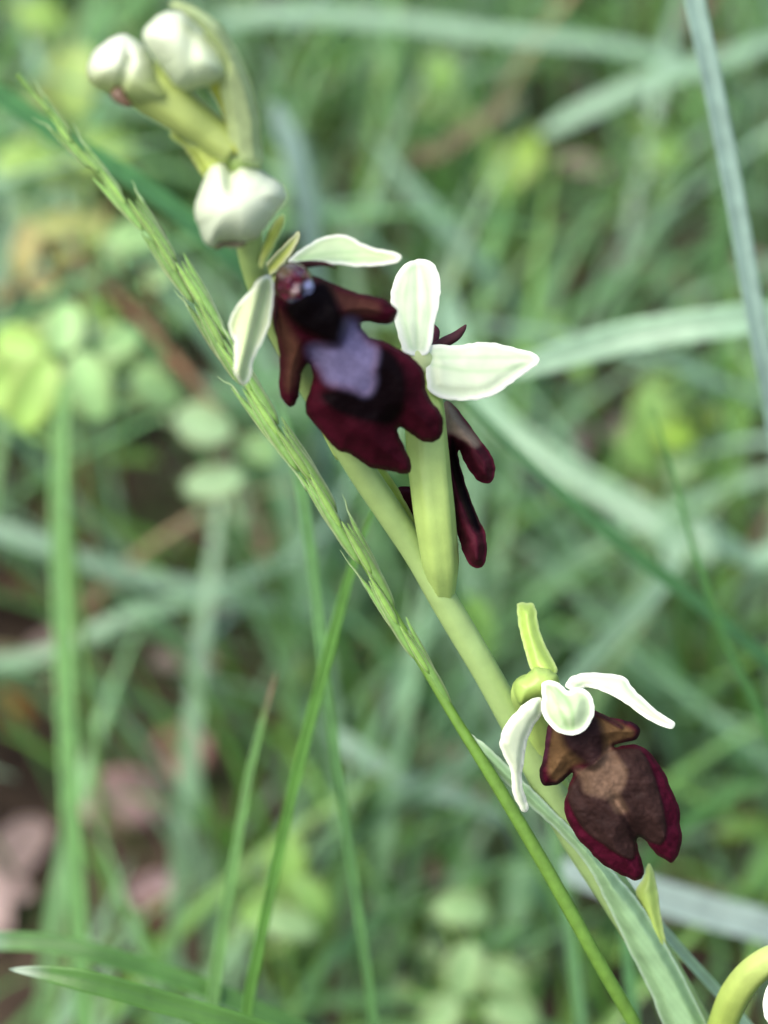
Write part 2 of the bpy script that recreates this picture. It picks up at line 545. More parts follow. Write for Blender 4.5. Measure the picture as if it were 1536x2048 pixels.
GLAUC = (0.29, 0.43, 0.31); GLAUC2 = (0.24, 0.39, 0.25); MIDG = (0.11, 0.27, 0.085); DARKG = (0.055, 0.17, 0.045); LIGHT = (0.17, 0.36, 0.10)
blade('tall straight pale blue-green grass blade standing alone beside the orchid', [(1372, -120, 182), (1388, 0, 183), (1432, 210, 185), (1474, 430, 187), (1512, 650, 189), (1550, 860, 192), (1600, 1300, 200), (1640, 1800, 214)],
      1.7, (0.28, 0.41, 0.33), cut=True, roll=(0.2, 0.5), rootdir=2, midrib=False)
blade('pale green grass blade reaching sideways behind the pointed sepal', [(1010, 745, 240), (1090, 722, 240), (1250, 676, 240), (1400, 652, 238), (1560, 640, 238), (1760, 690, 240), (1900, 900, 250)],
      3.2, GLAUC2, roll=(0.1, 0.3), tipw=0.4)
blade('dark green grass blade slanting behind the middle flower', [(880, 740, 216), (960, 830, 215), (1100, 968, 213), (1250, 1098, 211), (1400, 1212, 210), (1560, 1350, 210), (1760, 1560, 210)],
      1.7, (0.045, 0.14, 0.035), roll=(0.7, 0.8))
blade('broad pale blue-green grass blade with a hooked end', [(1345, 1130, 330), (1352, 1085, 330), (1320, 1050, 330), (1240, 1000, 332), (1120, 930, 335), (1000, 835, 340), (930, 740, 350), (880, 640, 372)],
      5.2, GLAUC2, roll=(0.2, 0.4), root=False, tipw=0.5)
blade('slim green grass blade with a fine straight tip', [(1306, 815, 196), (1345, 950, 197), (1395, 1120, 198), (1448, 1280, 200), (1530, 1450, 202), (1640, 1700, 206)],
      1.15, (0.08, 0.22, 0.05), tip_len=0.5)
blade('pale grass blade bent over beside the topmost bract of the lowest open flower', [(1345, 1125, 300), (1300, 1190, 300), (1210, 1280, 302), (1110, 1390, 304), (960, 1500, 308), (820, 1590, 314), (700, 1680, 326), (600, 1790, 345)],
      3.6, GLAUC2, root=False, tipw=0.7)
blade('greyish flattened grass blade crossing behind the bottom of the orchid stem', [(1110, 1735, 250), (1200, 1760, 250), (1300, 1790, 250), (1420, 1826, 250), (1560, 1866, 250), (1740, 1960, 252)],
      3.6, (0.27, 0.36, 0.31), tipw=0.5)
blade('upright light green grass stalk in front of the pinkish dead leaves', [(128, 760, 268), (120, 900, 266), (118, 1060, 264), (124, 1250, 262), (134, 1500, 258), (148, 1750, 254), (168, 2080, 250)],
      2.1, LIGHT, tipw=0.5)
blade('slim green grass blade with a reddish tip', [(552, 1345, 192), (528, 1430, 191), (500, 1540, 190), (472, 1700, 189), (445, 1850, 188), (425, 2000, 187), (415, 2100, 187)],
      1.1, (0.16, 0.33, 0.09), tip_len=0.35, tipcol=(0.25, 0.14, 0.09))
blade('thin dark green grass blade crossing another one in an X', [(752, 1005, 178), (722, 1080, 178), (690, 1180, 178), (652, 1320, 178), (592, 1550, 178), (540, 1780, 178), (498, 1990, 178), (484, 2100, 178)],
      0.95, (0.12, 0.29, 0.045), tip_len=0.2)
blade('thin grey-green grass blade crossing a darker one in an X', [(560, 800, 186), (585, 900, 186), (605, 1000, 186), (626, 1150, 186), (652, 1380, 185), (690, 1650, 186), (735, 1960, 188), (750, 2100, 189)],
      0.9, (0.13, 0.29, 0.085), tip_len=0.1)
blade('dark green grass blade with a pale pointed boat-shaped tip', [(18, 1938, 161), (90, 1946, 161), (190, 1966, 161), (340, 2008, 162), (500, 2056, 163), (700, 2130, 166)],
      1.5, (0.07, 0.18, 0.03), tip_len=0.16, tipcol=(0.33, 0.42, 0.30), roll=(0.1, 0.3))
blade('grass blade half pale and half dark, snapped at its bend', [(-120, 1885, 186), (0, 1882, 186), (105, 1888, 186), (200, 1910, 186), (300, 1938, 187), (430, 1985, 188), (600, 2060, 190)],
      1.5, (0.075, 0.19, 0.04), cut=True, roll=(0.2, 1.0), tipcol=(0.26, 0.40, 0.31))
blade('dark green grass blade running behind the flower buds', [(-160, 90, 205), (0, 195, 206), (130, 282, 207), (300, 385, 209), (450, 510, 212), (560, 620, 218), (650, 780, 232), (745, 930, 252), (840, 1080, 280), (920, 1220, 320), (970, 1330, 370)],
      2.1, (0.07, 0.21, 0.06), cut=True, root=False, roll=(0.6, 0.8))
blade('greyish grass blade standing upright behind the lowest bud', [(545, 205, 330), (585, 300, 330), (612, 420, 332), (628, 560, 336), (640, 740, 345), (650, 950, 360), (655, 1180, 384)],
      4.2, (0.22, 0.33, 0.27), root=False, tipw=0.4)
blade('pale grass blade bowed in a long shallow arc high in the meadow', [(430, 45, 440), (560, 30, 440), (770, 42, 440), (1000, 72, 438), (1250, 100, 436), (1400, 150, 440), (1480, 260, 460)],
      5.0, GLAUC2, root=False, tipw=0.4)
blade('broad pale grass blade slanting behind the lone tall blade', [(1080, 270, 420), (1160, 228, 420), (1300, 165, 420), (1450, 120, 422), (1580, 80, 426), (1700, 110, 440)],
      5.0, GLAUC2, root=False, tipw=0.3)
blade('pale blue-green grass blade lying across the meadow below the round-leaved herb', [(-120, 1040, 360), (0, 1062, 360), (120, 1105, 360), (260, 1150, 362), (420, 1175, 364), (560, 1130, 370), (690, 1060, 385)],
      3.6, (0.21, 0.34, 0.22), root=False, cut=True)
blade('pale grass blade sagging towards the green stalk', [(-60, 1330, 352), (90, 1310, 352), (240, 1240, 352), (400, 1200, 354), (560, 1215, 358), (700, 1280, 366)],
      3.0, (0.19, 0.33, 0.19), root=False, cut=True)
blade('short whitish-green grass blade low in the turf behind the culm of the flowering spike', [(660, 1465, 330), (740, 1520, 330), (830, 1570, 332), (930, 1605, 336), (1030, 1680, 344)],
      3.4, GLAUC, root=False, tipw=0.5)
blade('green grass blade curling under the lowest flower', [(1536, 1560, 300), (1440, 1600, 302), (1330, 1680, 306), (1240, 1800, 314), (1190, 1960, 326)],
      3.0, MIDG, root=False)
blade('short blue-green grass blade kinked near its tip behind the slim straight-tipped one', [(1420, 1120, 330), (1400, 1060, 331), (1440, 1085, 333), (1500, 1120, 336), (1600, 1170, 342)],
      4.4, GLAUC2, root=False, tipw=0.5)
blade('faint dry grass blade behind the top of the round sepal', [(1040, 195, 430), (960, 245, 431), (880, 300, 434), (800, 370, 440)],
      4.0, (0.30, 0.24, 0.15), root=False)
blade('pale green grass blade sloping down behind the upright sepal', [(740, 270, 410), (840, 400, 412), (930, 500, 416), (1020, 600, 424), (1080, 700, 436)],
      4.6, GLAUC2, root=False)
blade('soft green grass blade between the orchid stem and the thinner grass culm', [(1215, 1600, 205), (1232, 1720, 205), (1250, 1880, 205), (1268, 2080, 205)],
      1.2, (0.10, 0.25, 0.08), tip_len=0.3)
blade('light green grass blade rising under the end of the flowering spike', [(1085, 1560, 215), (1110, 1700, 215), (1140, 1880, 215), (1165, 2090, 215)],
      1.3, (0.14, 0.30, 0.11), tip_len=0.3)
blade('slender pale green grass blade emerging beside the bent ovary of the foot flower', [(1230, 1740, 163), (1290, 1815, 163.5), (1360, 1900, 164), (1445, 1995, 166), (1540, 2110, 168)],
      0.75, (0.28, 0.44, 0.28), roll=(0.2, 0.5), tipw=0.3)


# ------------------------------------------------------------------ herbs with leaves one can tell apart
def leaf_obj(parent, origin, px, py, z, ln, wd, ang, tilt, color, name='leaf'):
    """oval leaf, ln/wd = half length/width in photo pixels, ang on the picture plane, tilt away from it"""
    c = P(px, py, z)
    s = KPX * z * MM
    d = (RGT * math.cos(ang) - UPV * math.sin(ang)) * math.cos(tilt) + FWD * math.sin(tilt)
    side = np.cross(d, FWD); side /= np.linalg.norm(side)
    nor = np.cross(side, d)
    nu, nvv = 11, 7
    u = np.linspace(-1, 1, nu); v = np.linspace(-1, 1, nvv)
    kk = (px * 7.3 + py * 3.1) % 1.0
    hw = np.clip(1 - np.abs(u) ** (1.7 + 0.7 * kk), 0, 1) ** (0.55 + 0.25 * kk) * (1 - (0.1 + 0.2 * kk) * u) + 0.02
    bend = ((px * 3.7 + py * 1.9) % 1.0 - 0.5) * 0.5
    V = []
    for th in (0, 1):
        for a, h in zip(u, hw):
            for b in v:
                V.append(c + d * a * ln * s + side * (b * h * wd * s + bend * (a * a - 0.4) * wd * s) - nor * (abs(b) * h * wd * s * 0.3 - a * a * ln * s * 0.15) + nor * th * 0.00025)
    V = np.array(V); n = nu * nvv; F = []
    for i in range(nu - 1):
        for j in range(nvv - 1):
            a = i * nvv + j
            F.append((a, a + nvv, a + nvv + 1, a + 1))
            F.append((n + a, n + a + 1, n + a + nvv + 1, n + a + nvv))
    ring = [j for j in range(nvv)] + [i * nvv + nvv - 1 for i in range(1, nu)] + [(nu - 1) * nvv + j for j in range(nvv - 2, -1, -1)] + [i * nvv for i in range(nu - 2, 0, -1)]
    for k in range(len(ring)):
        a, b = ring[k], ring[(k + 1) % len(ring)]
        F.append((a, b, n + b, n + a))
    col = np.repeat(np.array(color)[None], 2 * n, 0)
    rib = np.tile(np.exp(-(v / 0.22) ** 2), nu * 2)
    ed = np.tile(np.abs(v) ** 3, nu * 2)
    al = np.tile(np.repeat(u, nvv), 2)
    col = col * (1 + 0.22 * rib[:, None] - 0.22 * ed[:, None] * np.array((0.2, 0.7, 1.0)) + 0.1 * al[:, None])
    return link_mesh(name, V, F, M_LEAF, parent, origin, col)


def herb(name, label, stem_pts, leaves, stemcol, stemw=0.7, cat='plant', group=None, stemmat=None):
    p = np.asarray(stem_pts, float)
    w3 = P(p[:, 0], p[:, 1], p[:, 2])
    b = w3[-1].copy()
    b[1] += 0.0; b[2] = ground_h(b[0], b[1]) - 0.003
    w3 = np.vstack([w3, (w3[-1] + b) / 2, b])
    o = empty(name, b)
    tag(o, label, cat, group)
    tube('stem', w3, [stemw * 0.5, stemw * 0.8, stemw], stemmat or M_STEM, o, b, n=36, seg=8, px_pts=False, cols=lambda t: np.array(stemcol))
    g = random.Random(int(p[0][0] * 13 + p[0][1]))
    extra = []
    for (px, py, z, ln, wd, ang, tilt, col) in leaves:
        for _ in range(2):
            extra.append((px + g.uniform(-75, 75), py + g.uniform(-60, 90), z + g.uniform(8, 26), ln * g.uniform(0.4, 0.75), wd * g.uniform(0.4, 0.8), g.uniform(0, 360), g.uniform(-35, 45),
                          tuple(np.array(col) * g.uniform(0.5, 0.9))))
    for i, (px, py, z, ln, wd, ang, tilt, col) in enumerate(list(leaves) + extra):
        leaf_obj(o, b, px, py, z, ln, wd, R(ang), R(tilt), col)
        # short stalk from the leaf's near end to the stem
        c = P(px, py, z)
        k = np.argmin(((w3[:-2] - c) ** 2).sum(1)) if len(w3) > 2 else 0
        q = w3[k]
        tube('leaf_stalk', np.array([q, (q + c) / 2 - UPV * 0.001, c]), [0.35, 0.3, 0.25], M_STEM, o, b, n=6, seg=6, px_pts=False,
             cols=lambda t: np.array(stemcol))
    return o


YG = (0.33, 0.52, 0.13); PG = (0.33, 0.54, 0.22); YEL = (0.58, 0.48, 0.15); PGL = (0.42, 0.60, 0.32)
herb('leafy_herb', 'green herb with oval pale leaves in a rosette around its stem top',
     [(115, 735, 284), (120, 800, 286), (128, 900, 290), (135, 1020, 296)],
     [(40, 690, 280, 62, 45, 200, 20, YG), (130, 655, 280, 58, 44, 275, 15, PG), (238, 684, 282, 48, 38, 330, 20, PG),
      (68, 790, 276, 85, 52, 115, 10, YG), (180, 775, 276, 75, 48, 70, 10, PG), (0, 770, 278, 50, 60, 150, 15, YG)], (0.16, 0.30, 0.08))
herb('leafy_herb', 'herb with small round pale leaves strung along a brown slanting stem',
     [(455, 845, 300), (430, 815, 301), (340, 705, 305), (260, 615, 328), (190, 550, 370), (120, 480, 430), (80, 440, 500)],
     [(312, 775, 294, 55, 40, 40, 10, PG), (408, 850, 294, 62, 44, 15, 10, PGL), (430, 962, 296, 66, 34, 350, 15, PGL), (275, 470, 296, 60, 32, 350, 20, PG),
      (520, 900, 300, 45, 30, 20, 15, PG)], (0.15, 0.085, 0.045), stemw=1.0, stemmat=M_TWIG)
herb('leafy_herb', 'yellowing herb with a bent straw-coloured leaf',
     [(150, 455, 356), (165, 520, 357), (160, 640, 362), (150, 760, 370)],
     [(50, 500, 330, 62, 28, 105, 10, (0.46, 0.42, 0.17)), (130, 448, 330, 66, 28, 345, 15, (0.40, 0.44, 0.15)), (215, 475, 352, 50, 28, 20, 15, YG)], (0.22, 0.14, 0.06))
herb('leafy_herb', 'herb with pale yellow-green leaves under the flower buds',
     [(150, 200, 388), (170, 300, 390), (185, 420, 396), (190, 520, 404)],
     [(150, 165, 380, 80, 50, 95, 10, (0.34, 0.48, 0.14)), (60, 320, 384, 70, 32, 5, 10, YG), (205, 300, 384, 70, 36, 350, 15, YG), (85, 35, 390, 50, 34, 20, 20, YG),
      (30, 345, 386, 50, 30, 15, 10, PG)], (0.2, 0.27, 0.08))
YGD = (0.21, 0.38, 0.10); PGD = (0.27, 0.43, 0.19)
herb('leafy_herb', 'bright yellow-green herb in the meadow behind the lone tall blade',
     [(1310, 850, 372), (1312, 930, 376), (1315, 1000, 382)],
     [(1300, 830, 366, 62, 45, 90, 10, YGD), (1352, 872, 366, 46, 32, 20, 10, (0.26, 0.43, 0.06)), (1275, 905, 368, 50, 35, 60, 12, YGD), (1365, 930, 368, 40, 34, 340, 15, PGD)], (0.16, 0.28, 0.06))
herb('leafy_herb', 'bright lime-green herb behind the upright sepal',
     [(1035, 330, 430), (1030, 420, 436), (1028, 500, 444)],
     [(1045, 320, 424, 60, 36, 300, 10, (0.25, 0.40, 0.07)), (1000, 365, 424, 50, 36, 60, 12, YGD), (1335, 305, 428, 40, 34, 340, 15, YGD), (880, 150, 430, 46, 36, 80, 12, YGD)], (0.16, 0.28, 0.06))
herb('leafy_herb', 'low lime-green herb with rounded leaves at the foot of the crossed blades',
     [(575, 1790, 300), (580, 1850, 304), (582, 1900, 308)],
     [(575, 1730, 292, 70, 40, 90, 10, (0.22, 0.40, 0.09)), (620, 1800, 292, 58, 36, 60, 10, YGD), (520, 1820, 292, 52, 36, 150, 10, YGD), (580, 1850, 290, 60, 34, 15, 10, PGD)], (0.16, 0.28, 0.06))
herb('leafy_herb', 'low pale herb with rounded leaves below the flowering grass spike',
     [(960, 1960, 292), (965, 2020, 296), (968, 2080, 300)],
     [(930, 1945, 286, 62, 44, 100, 10, PGD), (1010, 1960, 286, 56, 40, 40, 10, PGD), (930, 1820, 290, 60, 40, 10, 15, PGD), (1030, 2030, 284, 62, 40, 20, 10, PGD), (880, 2030, 286, 50, 38, 130, 12, PGD)], (0.16, 0.28, 0.06))


def dead_leaf(label, px, py, ln, wd, ang, col, lift=8):
    z = ground_z(px, py) - lift / math.sin(PITCH)
    b = P(px, py, ground_z(px, py))
    o = leaf_obj(None, b, px, py, z, ln, wd, R(ang), R(35), col, 'fallen_leaf')
    o.location = b
    o.data.materials.clear(); o.data.materials.append(M_LITTER)
    tag(o, label, 'leaf')


dead_leaf('large pinkish dead leaf lying flat on the earth', 250, 1600, 120, 62, 15, (0.50, 0.34, 0.34))
dead_leaf('pinkish-brown curled dead leaf leaning on a larger one', 355, 1510, 95, 55, 140, (0.36, 0.22, 0.19))
dead_leaf('small greyish-pink dead leaf under the boat-tipped blade', 300, 1780, 70, 36, 150, (0.34, 0.25, 0.26))
dead_leaf('rust-coloured scrap of dead leaf in the turf', 330, 1830, 60, 34, 60, (0.25, 0.13, 0.09))
dead_leaf('reddish-brown dead leaf behind the grass spike', 760, 1290, 80, 36, 20, (0.30, 0.16, 0.09))
dead_leaf('dark brown dead leaf in a gap of the grass', 1165, 480, 60, 48, 60, (0.10, 0.07, 0.065))
dead_leaf('orange-brown scrap of leaf at the foot of the turf', 30, 1420, 60, 30, 60, (0.32, 0.17, 0.05))



# ------------------------------------------------------------------ flowering grass spike
def crop(ox, oy, s):
    return lambda pts: [(ox + x / s, oy + y / s) for x, y in pts]


SP = [(36, 150, 170), (130, 265, 167), (200, 350, 164.5), (280, 440, 162), (340, 520, 160), (400, 610, 158), (450, 690, 156.5), (500, 780, 155),
      (560, 870, 154), (620, 960, 153), (680, 1050, 152.3), (740, 1145, 151.7), (800, 1252, 151.2), (860, 1352, 151), (912, 1440, 151)]
CULM = SP + [(1000, 1580, 151.5), (1100, 1750, 152.5), (1195, 1920, 154), (1275, 2060, 156), (1360, 2230, 159)]


def grass_spike():
    p = np.array(CULM, float)
    w3 = list(P(p[:, 0], p[:, 1], p[:, 2]))
    w3 += ground_end(w3[-1], w3[-2])
    b = w3[-1]
    o = empty('grass_spike', b)
    tag(o, 'slender green flowering grass spike slanting in front of the orchid stem', 'grass spike')
    gcol = np.array((0.15, 0.28, 0.06))
    lo_ = np.array((0.16, 0.31, 0.05))
    w3 = np.array(w3)
    rad = [0.16] * 6 + [0.22] * 6 + [0.32] * 3 + [0.42, 0.45, 0.45, 0.45, 0.48] + [0.5] * 7
    tube('stem', w3, rad, M_SPIKE, o, b, n=150, seg=10, px_pts=False, cols=lambda t: gcol * (1 - min(1, t * 1.6)) + lo_ * min(1, t * 1.6))
    path = spline(P(np.array([q[0] for q in SP]), np.array([q[1] for q in SP]), np.array([q[2] for q in SP])), 400)
    seglen = np.concatenate([[0], np.cumsum(np.linalg.norm(np.diff(path, axis=0), axis=1))])
    total = seglen[-1]
    tg = frames(path)

    def at(s):
        i = min(int(np.searchsorted(seglen, s)), 399)
        return path[i], tg[i]

    def scale(name, base, d, side, nor, ln, wd, bow, col, parent, edge=0.8):
        """one lance-shaped bract, keeled and hollow, ln/wd mm"""
        nu, nv = 13, 7
        u = np.linspace(0, 1, nu); v = np.linspace(-1, 1, nv)
        hw = wd * MM * (np.sin(np.pi * np.clip(u, 0, 1) ** 0.75) ** 0.8) * (1 - 0.25 * u) + 0.00003
        V = []; K = []
        for th in (0, 1):
            for a, h in zip(u, hw):
                cen = base + d * (a * ln * MM) + side * (bow * ln * MM * (a ** 1.6))
                for q in v:
                    V.append(cen + side * q * h - nor * ((1 - q * q) * h * 0.85) + nor * th * 0.00008)
                    e = abs(q) ** 5
                    K.append(col * (1 - 0.12 * math.cos(q * 9)) * (1 - e * edge) + np.array((0.55, 0.62, 0.36)) * e * edge)
        V = np.array(V); n = nu * nv; F = []
        for i in range(nu - 1):
            for j in range(nv - 1):
                a = i * nv + j
                F.append((a, a + nv, a + nv + 1, a + 1)); F.append((n + a, n + a + 1, n + a + nv + 1, n + a + nv))
        ring = list(range(nv)) + [i * nv + nv - 1 for i in range(1, nu)] + [(nu - 1) * nv + j for j in range(nv - 2, -1, -1)] + [i * nv for i in range(nu - 2, 0, -1)]
        for k in range(len(ring)):
            a, c2 = ring[k], ring[(k + 1) % len(ring)]
            F.append((a, c2, n + c2, n + a))
        return link_mesh(name, V, F, M_SPIKE, parent, b, np.array(K))

    g = random.Random(5)
    ns = 15
    for i in range(ns):
        s = total * (0.985 - 0.865 * i / (ns - 1))          # base of spikelet, from low on the spike to its top
        c, t = at(s)
        d = -t                                              # towards the tip
        side = np.cross(d, FWD); side /= np.linalg.norm(side)
        sg = 1 if i % 2 else -1
        nor = np.cross(side, d); nor = nor if nor @ FWD > 0 else -nor
        f = i / (ns - 1)
        wd = 0.34 + 0.12 * math.sin(math.pi * min(1, f * 1.1)); ln = 5.6 + 1.4 * math.sin(math.pi * f) - 1.6 * f ** 3
        wd *= 1 - 0.3 * f ** 2
        off = side * sg * (0.15 + 0.17 * math.sin(math.pi * f * 0.9)) * MM
        col = np.array((0.145, 0.285, 0.065)) * g.uniform(0.85, 1.2)
        sp = scale('spikelet', c + off - nor * 0.10 * MM, d, side * sg, nor, ln, wd, 0.0 + 0.02 * g.random(), col, o)
        scale('lemma', c + off * 1.6 + d * 0.0016 + nor * 0.10 * MM, d, side * sg, nor, ln * 0.85, wd * 0.7, 0.03 + 0.05 * g.random(), col * g.uniform(0.75, 1.25), sp)
        scale('lemma', c + off * 0.3 + d * 0.0026 - nor * 0.34 * MM, d, side * -sg, nor, ln * 0.62, wd * 0.62, 0.02, col * np.array((1.35, 1.25, 1.1)), sp)
        if g.random() < 0.7:
            tip = c + off * 1.6 + nor * 0.10 * MM + d * (0.0016 + ln * 0.85 * MM) + side * sg * 0.055 * ln * 0.85 * MM
            aw = tip + d * g.uniform(0.9, 2.0) * MM + side * sg * g.uniform(0.1, 0.5) * MM
            tube('awn', np.array([tip - d * 0.0012, tip, (tip + aw) / 2 + side * sg * 0.00005, aw]), [0.09, 0.07, 0.04, 0.015], M_SPIKE, sp, b, n=10, seg=6,
                 px_pts=False, cols=lambda t_: np.array((0.30, 0.42, 0.2)))
    return o


grass_spike()

# ------------------------------------------------------------------ the orchid
STEM = [(478, 300, 128), (487, 360, 130), (494, 440, 132.5), (506, 530, 135), (540, 620, 137.6), (590, 715, 140), (650, 815, 142.4), (712, 925, 144.6), (775, 1020, 146.4),
        (835, 1110, 148), (880, 1190, 149), (925, 1265, 150), (975, 1350, 151), (1030, 1450, 152.2), (1085, 1555, 153.5), (1150, 1670, 155), (1245, 1810, 157), (1330, 1950, 159), (1395, 2070, 161)]
p_ = np.array(STEM, float)
sw = list(P(p_[:, 0], p_[:, 1], p_[:, 2]))
sw += ground_end(sw[-1], sw[-2], 4 * MM)
ORB = sw[-1]
orchid = empty('fly_orchid', ORB)
tag(orchid, 'fly orchid with dark velvety insect-like flowers and white buds on a pale green stem', 'orchid')
STEMC = np.array((0.31, 0.43, 0.13)); STEMC2 = np.array((0.28, 0.42, 0.17))
tube('stem', np.array(sw), [0.75, 0.75, 0.75, 0.72, 0.75, 0.8, 0.85, 0.85, 0.85, 0.85, 0.85, 0.88, 0.86, 0.9, 0.98, 1.08, 1.2, 1.2, 1.25, 1.3, 1.35, 1.4, 1.5, 1.6, 1.7, 1.8], M_STEM, orchid, ORB,
     n=160, seg=20, ribs=7, ribamp=0.025, px_pts=False, cols=lambda t: STEMC * (1 - t) + STEMC2 * t)
YGB = np.array((0.46, 0.55, 0.07)); OVC = np.array((0.37, 0.50, 0.14)); SEPC = np.array((0.72, 0.81, 0.58)); RIM = np.array((0.87, 0.90, 0.76))
WHITE = np.array((0.80, 0.84, 0.70))


def bract(label, outline, z, parent=orchid, col=(0.40, 0.53, 0.12), step=3.5, bow=0.5, thick=0.35):
    c0 = np.array(col)
    ol = np.array(outline); cx, cy = ol.mean(0)

    def zf(px, py, d):
        zc = z(px, py) if callable(z) else z
        return zc - bow * sstep(d, 0, 20)

    def cf(px, py, d):
        n = vnoise(px, py, 14, 3)[:, None]
        e = (1 - sstep(d, 0, 7))[:, None]
        return (c0 * (0.88 + 0.24 * n)) * (1 - e * 0.5) + np.array((0.50, 0.60, 0.27)) * e * 0.5
    o = sheet('bract', outline, zf, M_STEM, parent, ORB, step=step, thick=thick, col=cf)
    if label: o['label'] = label
    return o


def sepal(outline, zf, parent, axis, name='sepal', inner=SEPC, rim=RIM, step=3.6, thick=0.28, veins=3, rimw=13, curl=0.35, vein_amp=0.10):
    """axis = (x0,y0,x1,y1): base to tip, veins run along it"""
    x0, y0, x1, y1 = axis
    L = math.hypot(x1 - x0, y1 - y0); ax, ay = (x1 - x0) / L, (y1 - y0) / L

    def zz(px, py, d):
        q = (px - x0) * -ay + (py - y0) * ax
        z = zf(px, py, d)
        z = z - 0.55 * curl * (1 - sstep(d, 0, rimw * 1.6))             # raised margin
        z = z + 0.10 * np.exp(-(q / 7.0) ** 2)                     # mid groove
        return z + 0.10 * (vnoise(px, py, 30, 8) - 0.5)

    def cf(px, py, d):
        q = (px - x0) * -ay + (py - y0) * ax
        t = np.clip(((px - x0) * ax + (py - y0) * ay) / L, 0, 1)
        e = (1 - sstep(d, rimw * 0.35, rimw))[:, None]
        v = np.zeros(len(px))
        wmax = d.max()
        for k in range(-(veins // 2), veins // 2 + 1):
            v += np.exp(-((q - k * wmax * 0.5 * np.sin(np.pi * (0.12 + 0.8 * t))) / 4.5) ** 2)
        base = inner[None] * (1 - vein_amp * np.minimum(v, 1)[:, None] * np.array((1.6, 0.8, 1.8)))
        base = base * (0.94 + 0.12 * vnoise(px, py, 22, 5)[:, None])
        return base * (1 - e) + rim[None] * e
    return sheet(name, outline, zz, M_SEPAL, parent, ORB, step=step, thick=thick, col=cf)


def seam(x0, y0, x1, y1, wdt=7, depth=0.35):
    """furrow where two closed sepals meet"""
    L = math.hypot(x1 - x0, y1 - y0)

    def f(px, py, d):
        t = np.clip(((px - x0) * (x1 - x0) + (py - y0) * (y1 - y0)) / L ** 2, 0, 1)
        q = np.hypot(px - x0 - t * (x1 - x0), py - y0 - t * (y1 - y0))
        return depth * np.exp(-(q / wdt) ** 2)
    return f


def plane(z0, cx, cy, gx, gy):
    """depth plane, gx/gy in mm per 100 px"""
    return lambda px, py: z0 + gx * (px - cx) / 100 + gy * (py - cy) / 100


MAROON = np.array((0.030, 0.0028, 0.0070)); BLACKV = np.array((0.0018, 0.0008, 0.0012))

# ---------- uppermost open flower (big lip facing the viewer)
f1 = tube('flower', [(700, 905, 146), (655, 800, 144), (610, 690, 142), (570, 600, 140), (556, 545, 138)], [0.9, 1.15, 1.15, 0.9, 0.7], M_STEM, orchid, ORB, n=36, seg=18,
          ribs=3, ribamp=0.08, twist=1.5, cols=lambda t: OVC)
f1['label'] = 'open flower with a bluish shining patch on its dark lip, highest on the stem'
cA = crop(520, 490, 3.84)
LIP1 = cA([(150, 300), (112, 400), (98, 480), (97, 560), (112, 650), (135, 740), (152, 840), (152, 950), (142, 1040), (150, 1130), (180, 1200), (228, 1243), (272, 1222), (298, 1160), (308, 1070), (322, 985),
           (348, 925), (372, 912), (398, 955), (408, 1020), (393, 1090), (368, 1155), (350, 1225), (355, 1290), (400, 1350), (450, 1412), (500, 1475), (560, 1540), (620, 1585), (680, 1602),
           (740, 1640), (800, 1682), (860, 1712), (930, 1726), (1000, 1735), (1060, 1750), (1112, 1756), (1150, 1745), (1163, 1692), (1140, 1620), (1110, 1556), (1080, 1480), (1056, 1422),
           (1072, 1397), (1110, 1410), (1160, 1450), (1220, 1492), (1290, 1516), (1350, 1506), (1390, 1470), (1406, 1400), (1400, 1325), (1370, 1262), (1320, 1202), (1287, 1140), (1274, 1080),
           (1268, 1010), (1240, 942), (1190, 882), (1130, 832), (1068, 800), (1000, 762), (930, 737), (860, 716), (802, 672), (772, 625), (780, 596), (830, 590), (900, 600), (970, 604),
           (1020, 586), (1050, 542), (1050, 500), (1010, 452), (950, 412), (880, 392), (800, 380), (700, 350), (600, 312), (520, 280), (440, 245), (340, 225), (230, 240)])
Z1 = plane(137.5, 700, 700, 0.30, 1.25)
z_blk1 = cA([(190, 470), (300, 400), (430, 290), (520, 300), (590, 450), (640, 600), (630, 700), (590, 750), (520, 742), (420, 690), (330, 650), (240, 570)])
z_spec = cA([(372, 800), (430, 772), (560, 782), (622, 752), (652, 645), (672, 575), (742, 582), (775, 640), (825, 740), (892, 795), (892, 885), (872, 965), (880, 1045), (850, 1122), (800, 1148),
             (730, 1112), (620, 1080), (520, 1050), (462, 955), (395, 880)])
z_blk2 = cA([(470, 1165), (530, 1110), (700, 1120), (800, 1152), (872, 1080), (892, 905), (925, 790), (1000, 805), (1080, 905), (1122, 1050), (1122, 1200), (1080, 1320), (1000, 1382), (850, 1370), (700, 1322),
             (560, 1272)])
z_armL = cA([(110, 480), (160, 520), (230, 650), (290, 760), (300, 900), (270, 1050), (220, 1120), (190, 1050), (200, 900), (170, 760), (125, 620)])
z_armR = cA([(520, 330), (650, 370), (780, 405), (900, 440), (930, 490), (900, 530), (790, 540), (700, 530), (620, 480), (560, 410)])


def lip1_z(px, py, d):
    z = Z1(px, py) - 1.1 * sstep(d, 0, 55) ** 0.8
    z = z - 0.55 * zone(px, py, z_blk1, 10) + 0.25 * zone(px, py, z_spec, 9)
    # side lobes roll backwards along their outer edge
    ml = sstep(-(px - (540 + (py - 490) * 0.12)), -40, 10)
    z = z + 0.5 * (1 - sstep(d, 0, 9))
    z = z + 0.22 * (vnoise(px, py, 34, 4) - 0.5) + 0.04 * (vnoise(px, py, 9, 14) - 0.5) * (1 - zone(px, py, z_spec, 9))
    return z


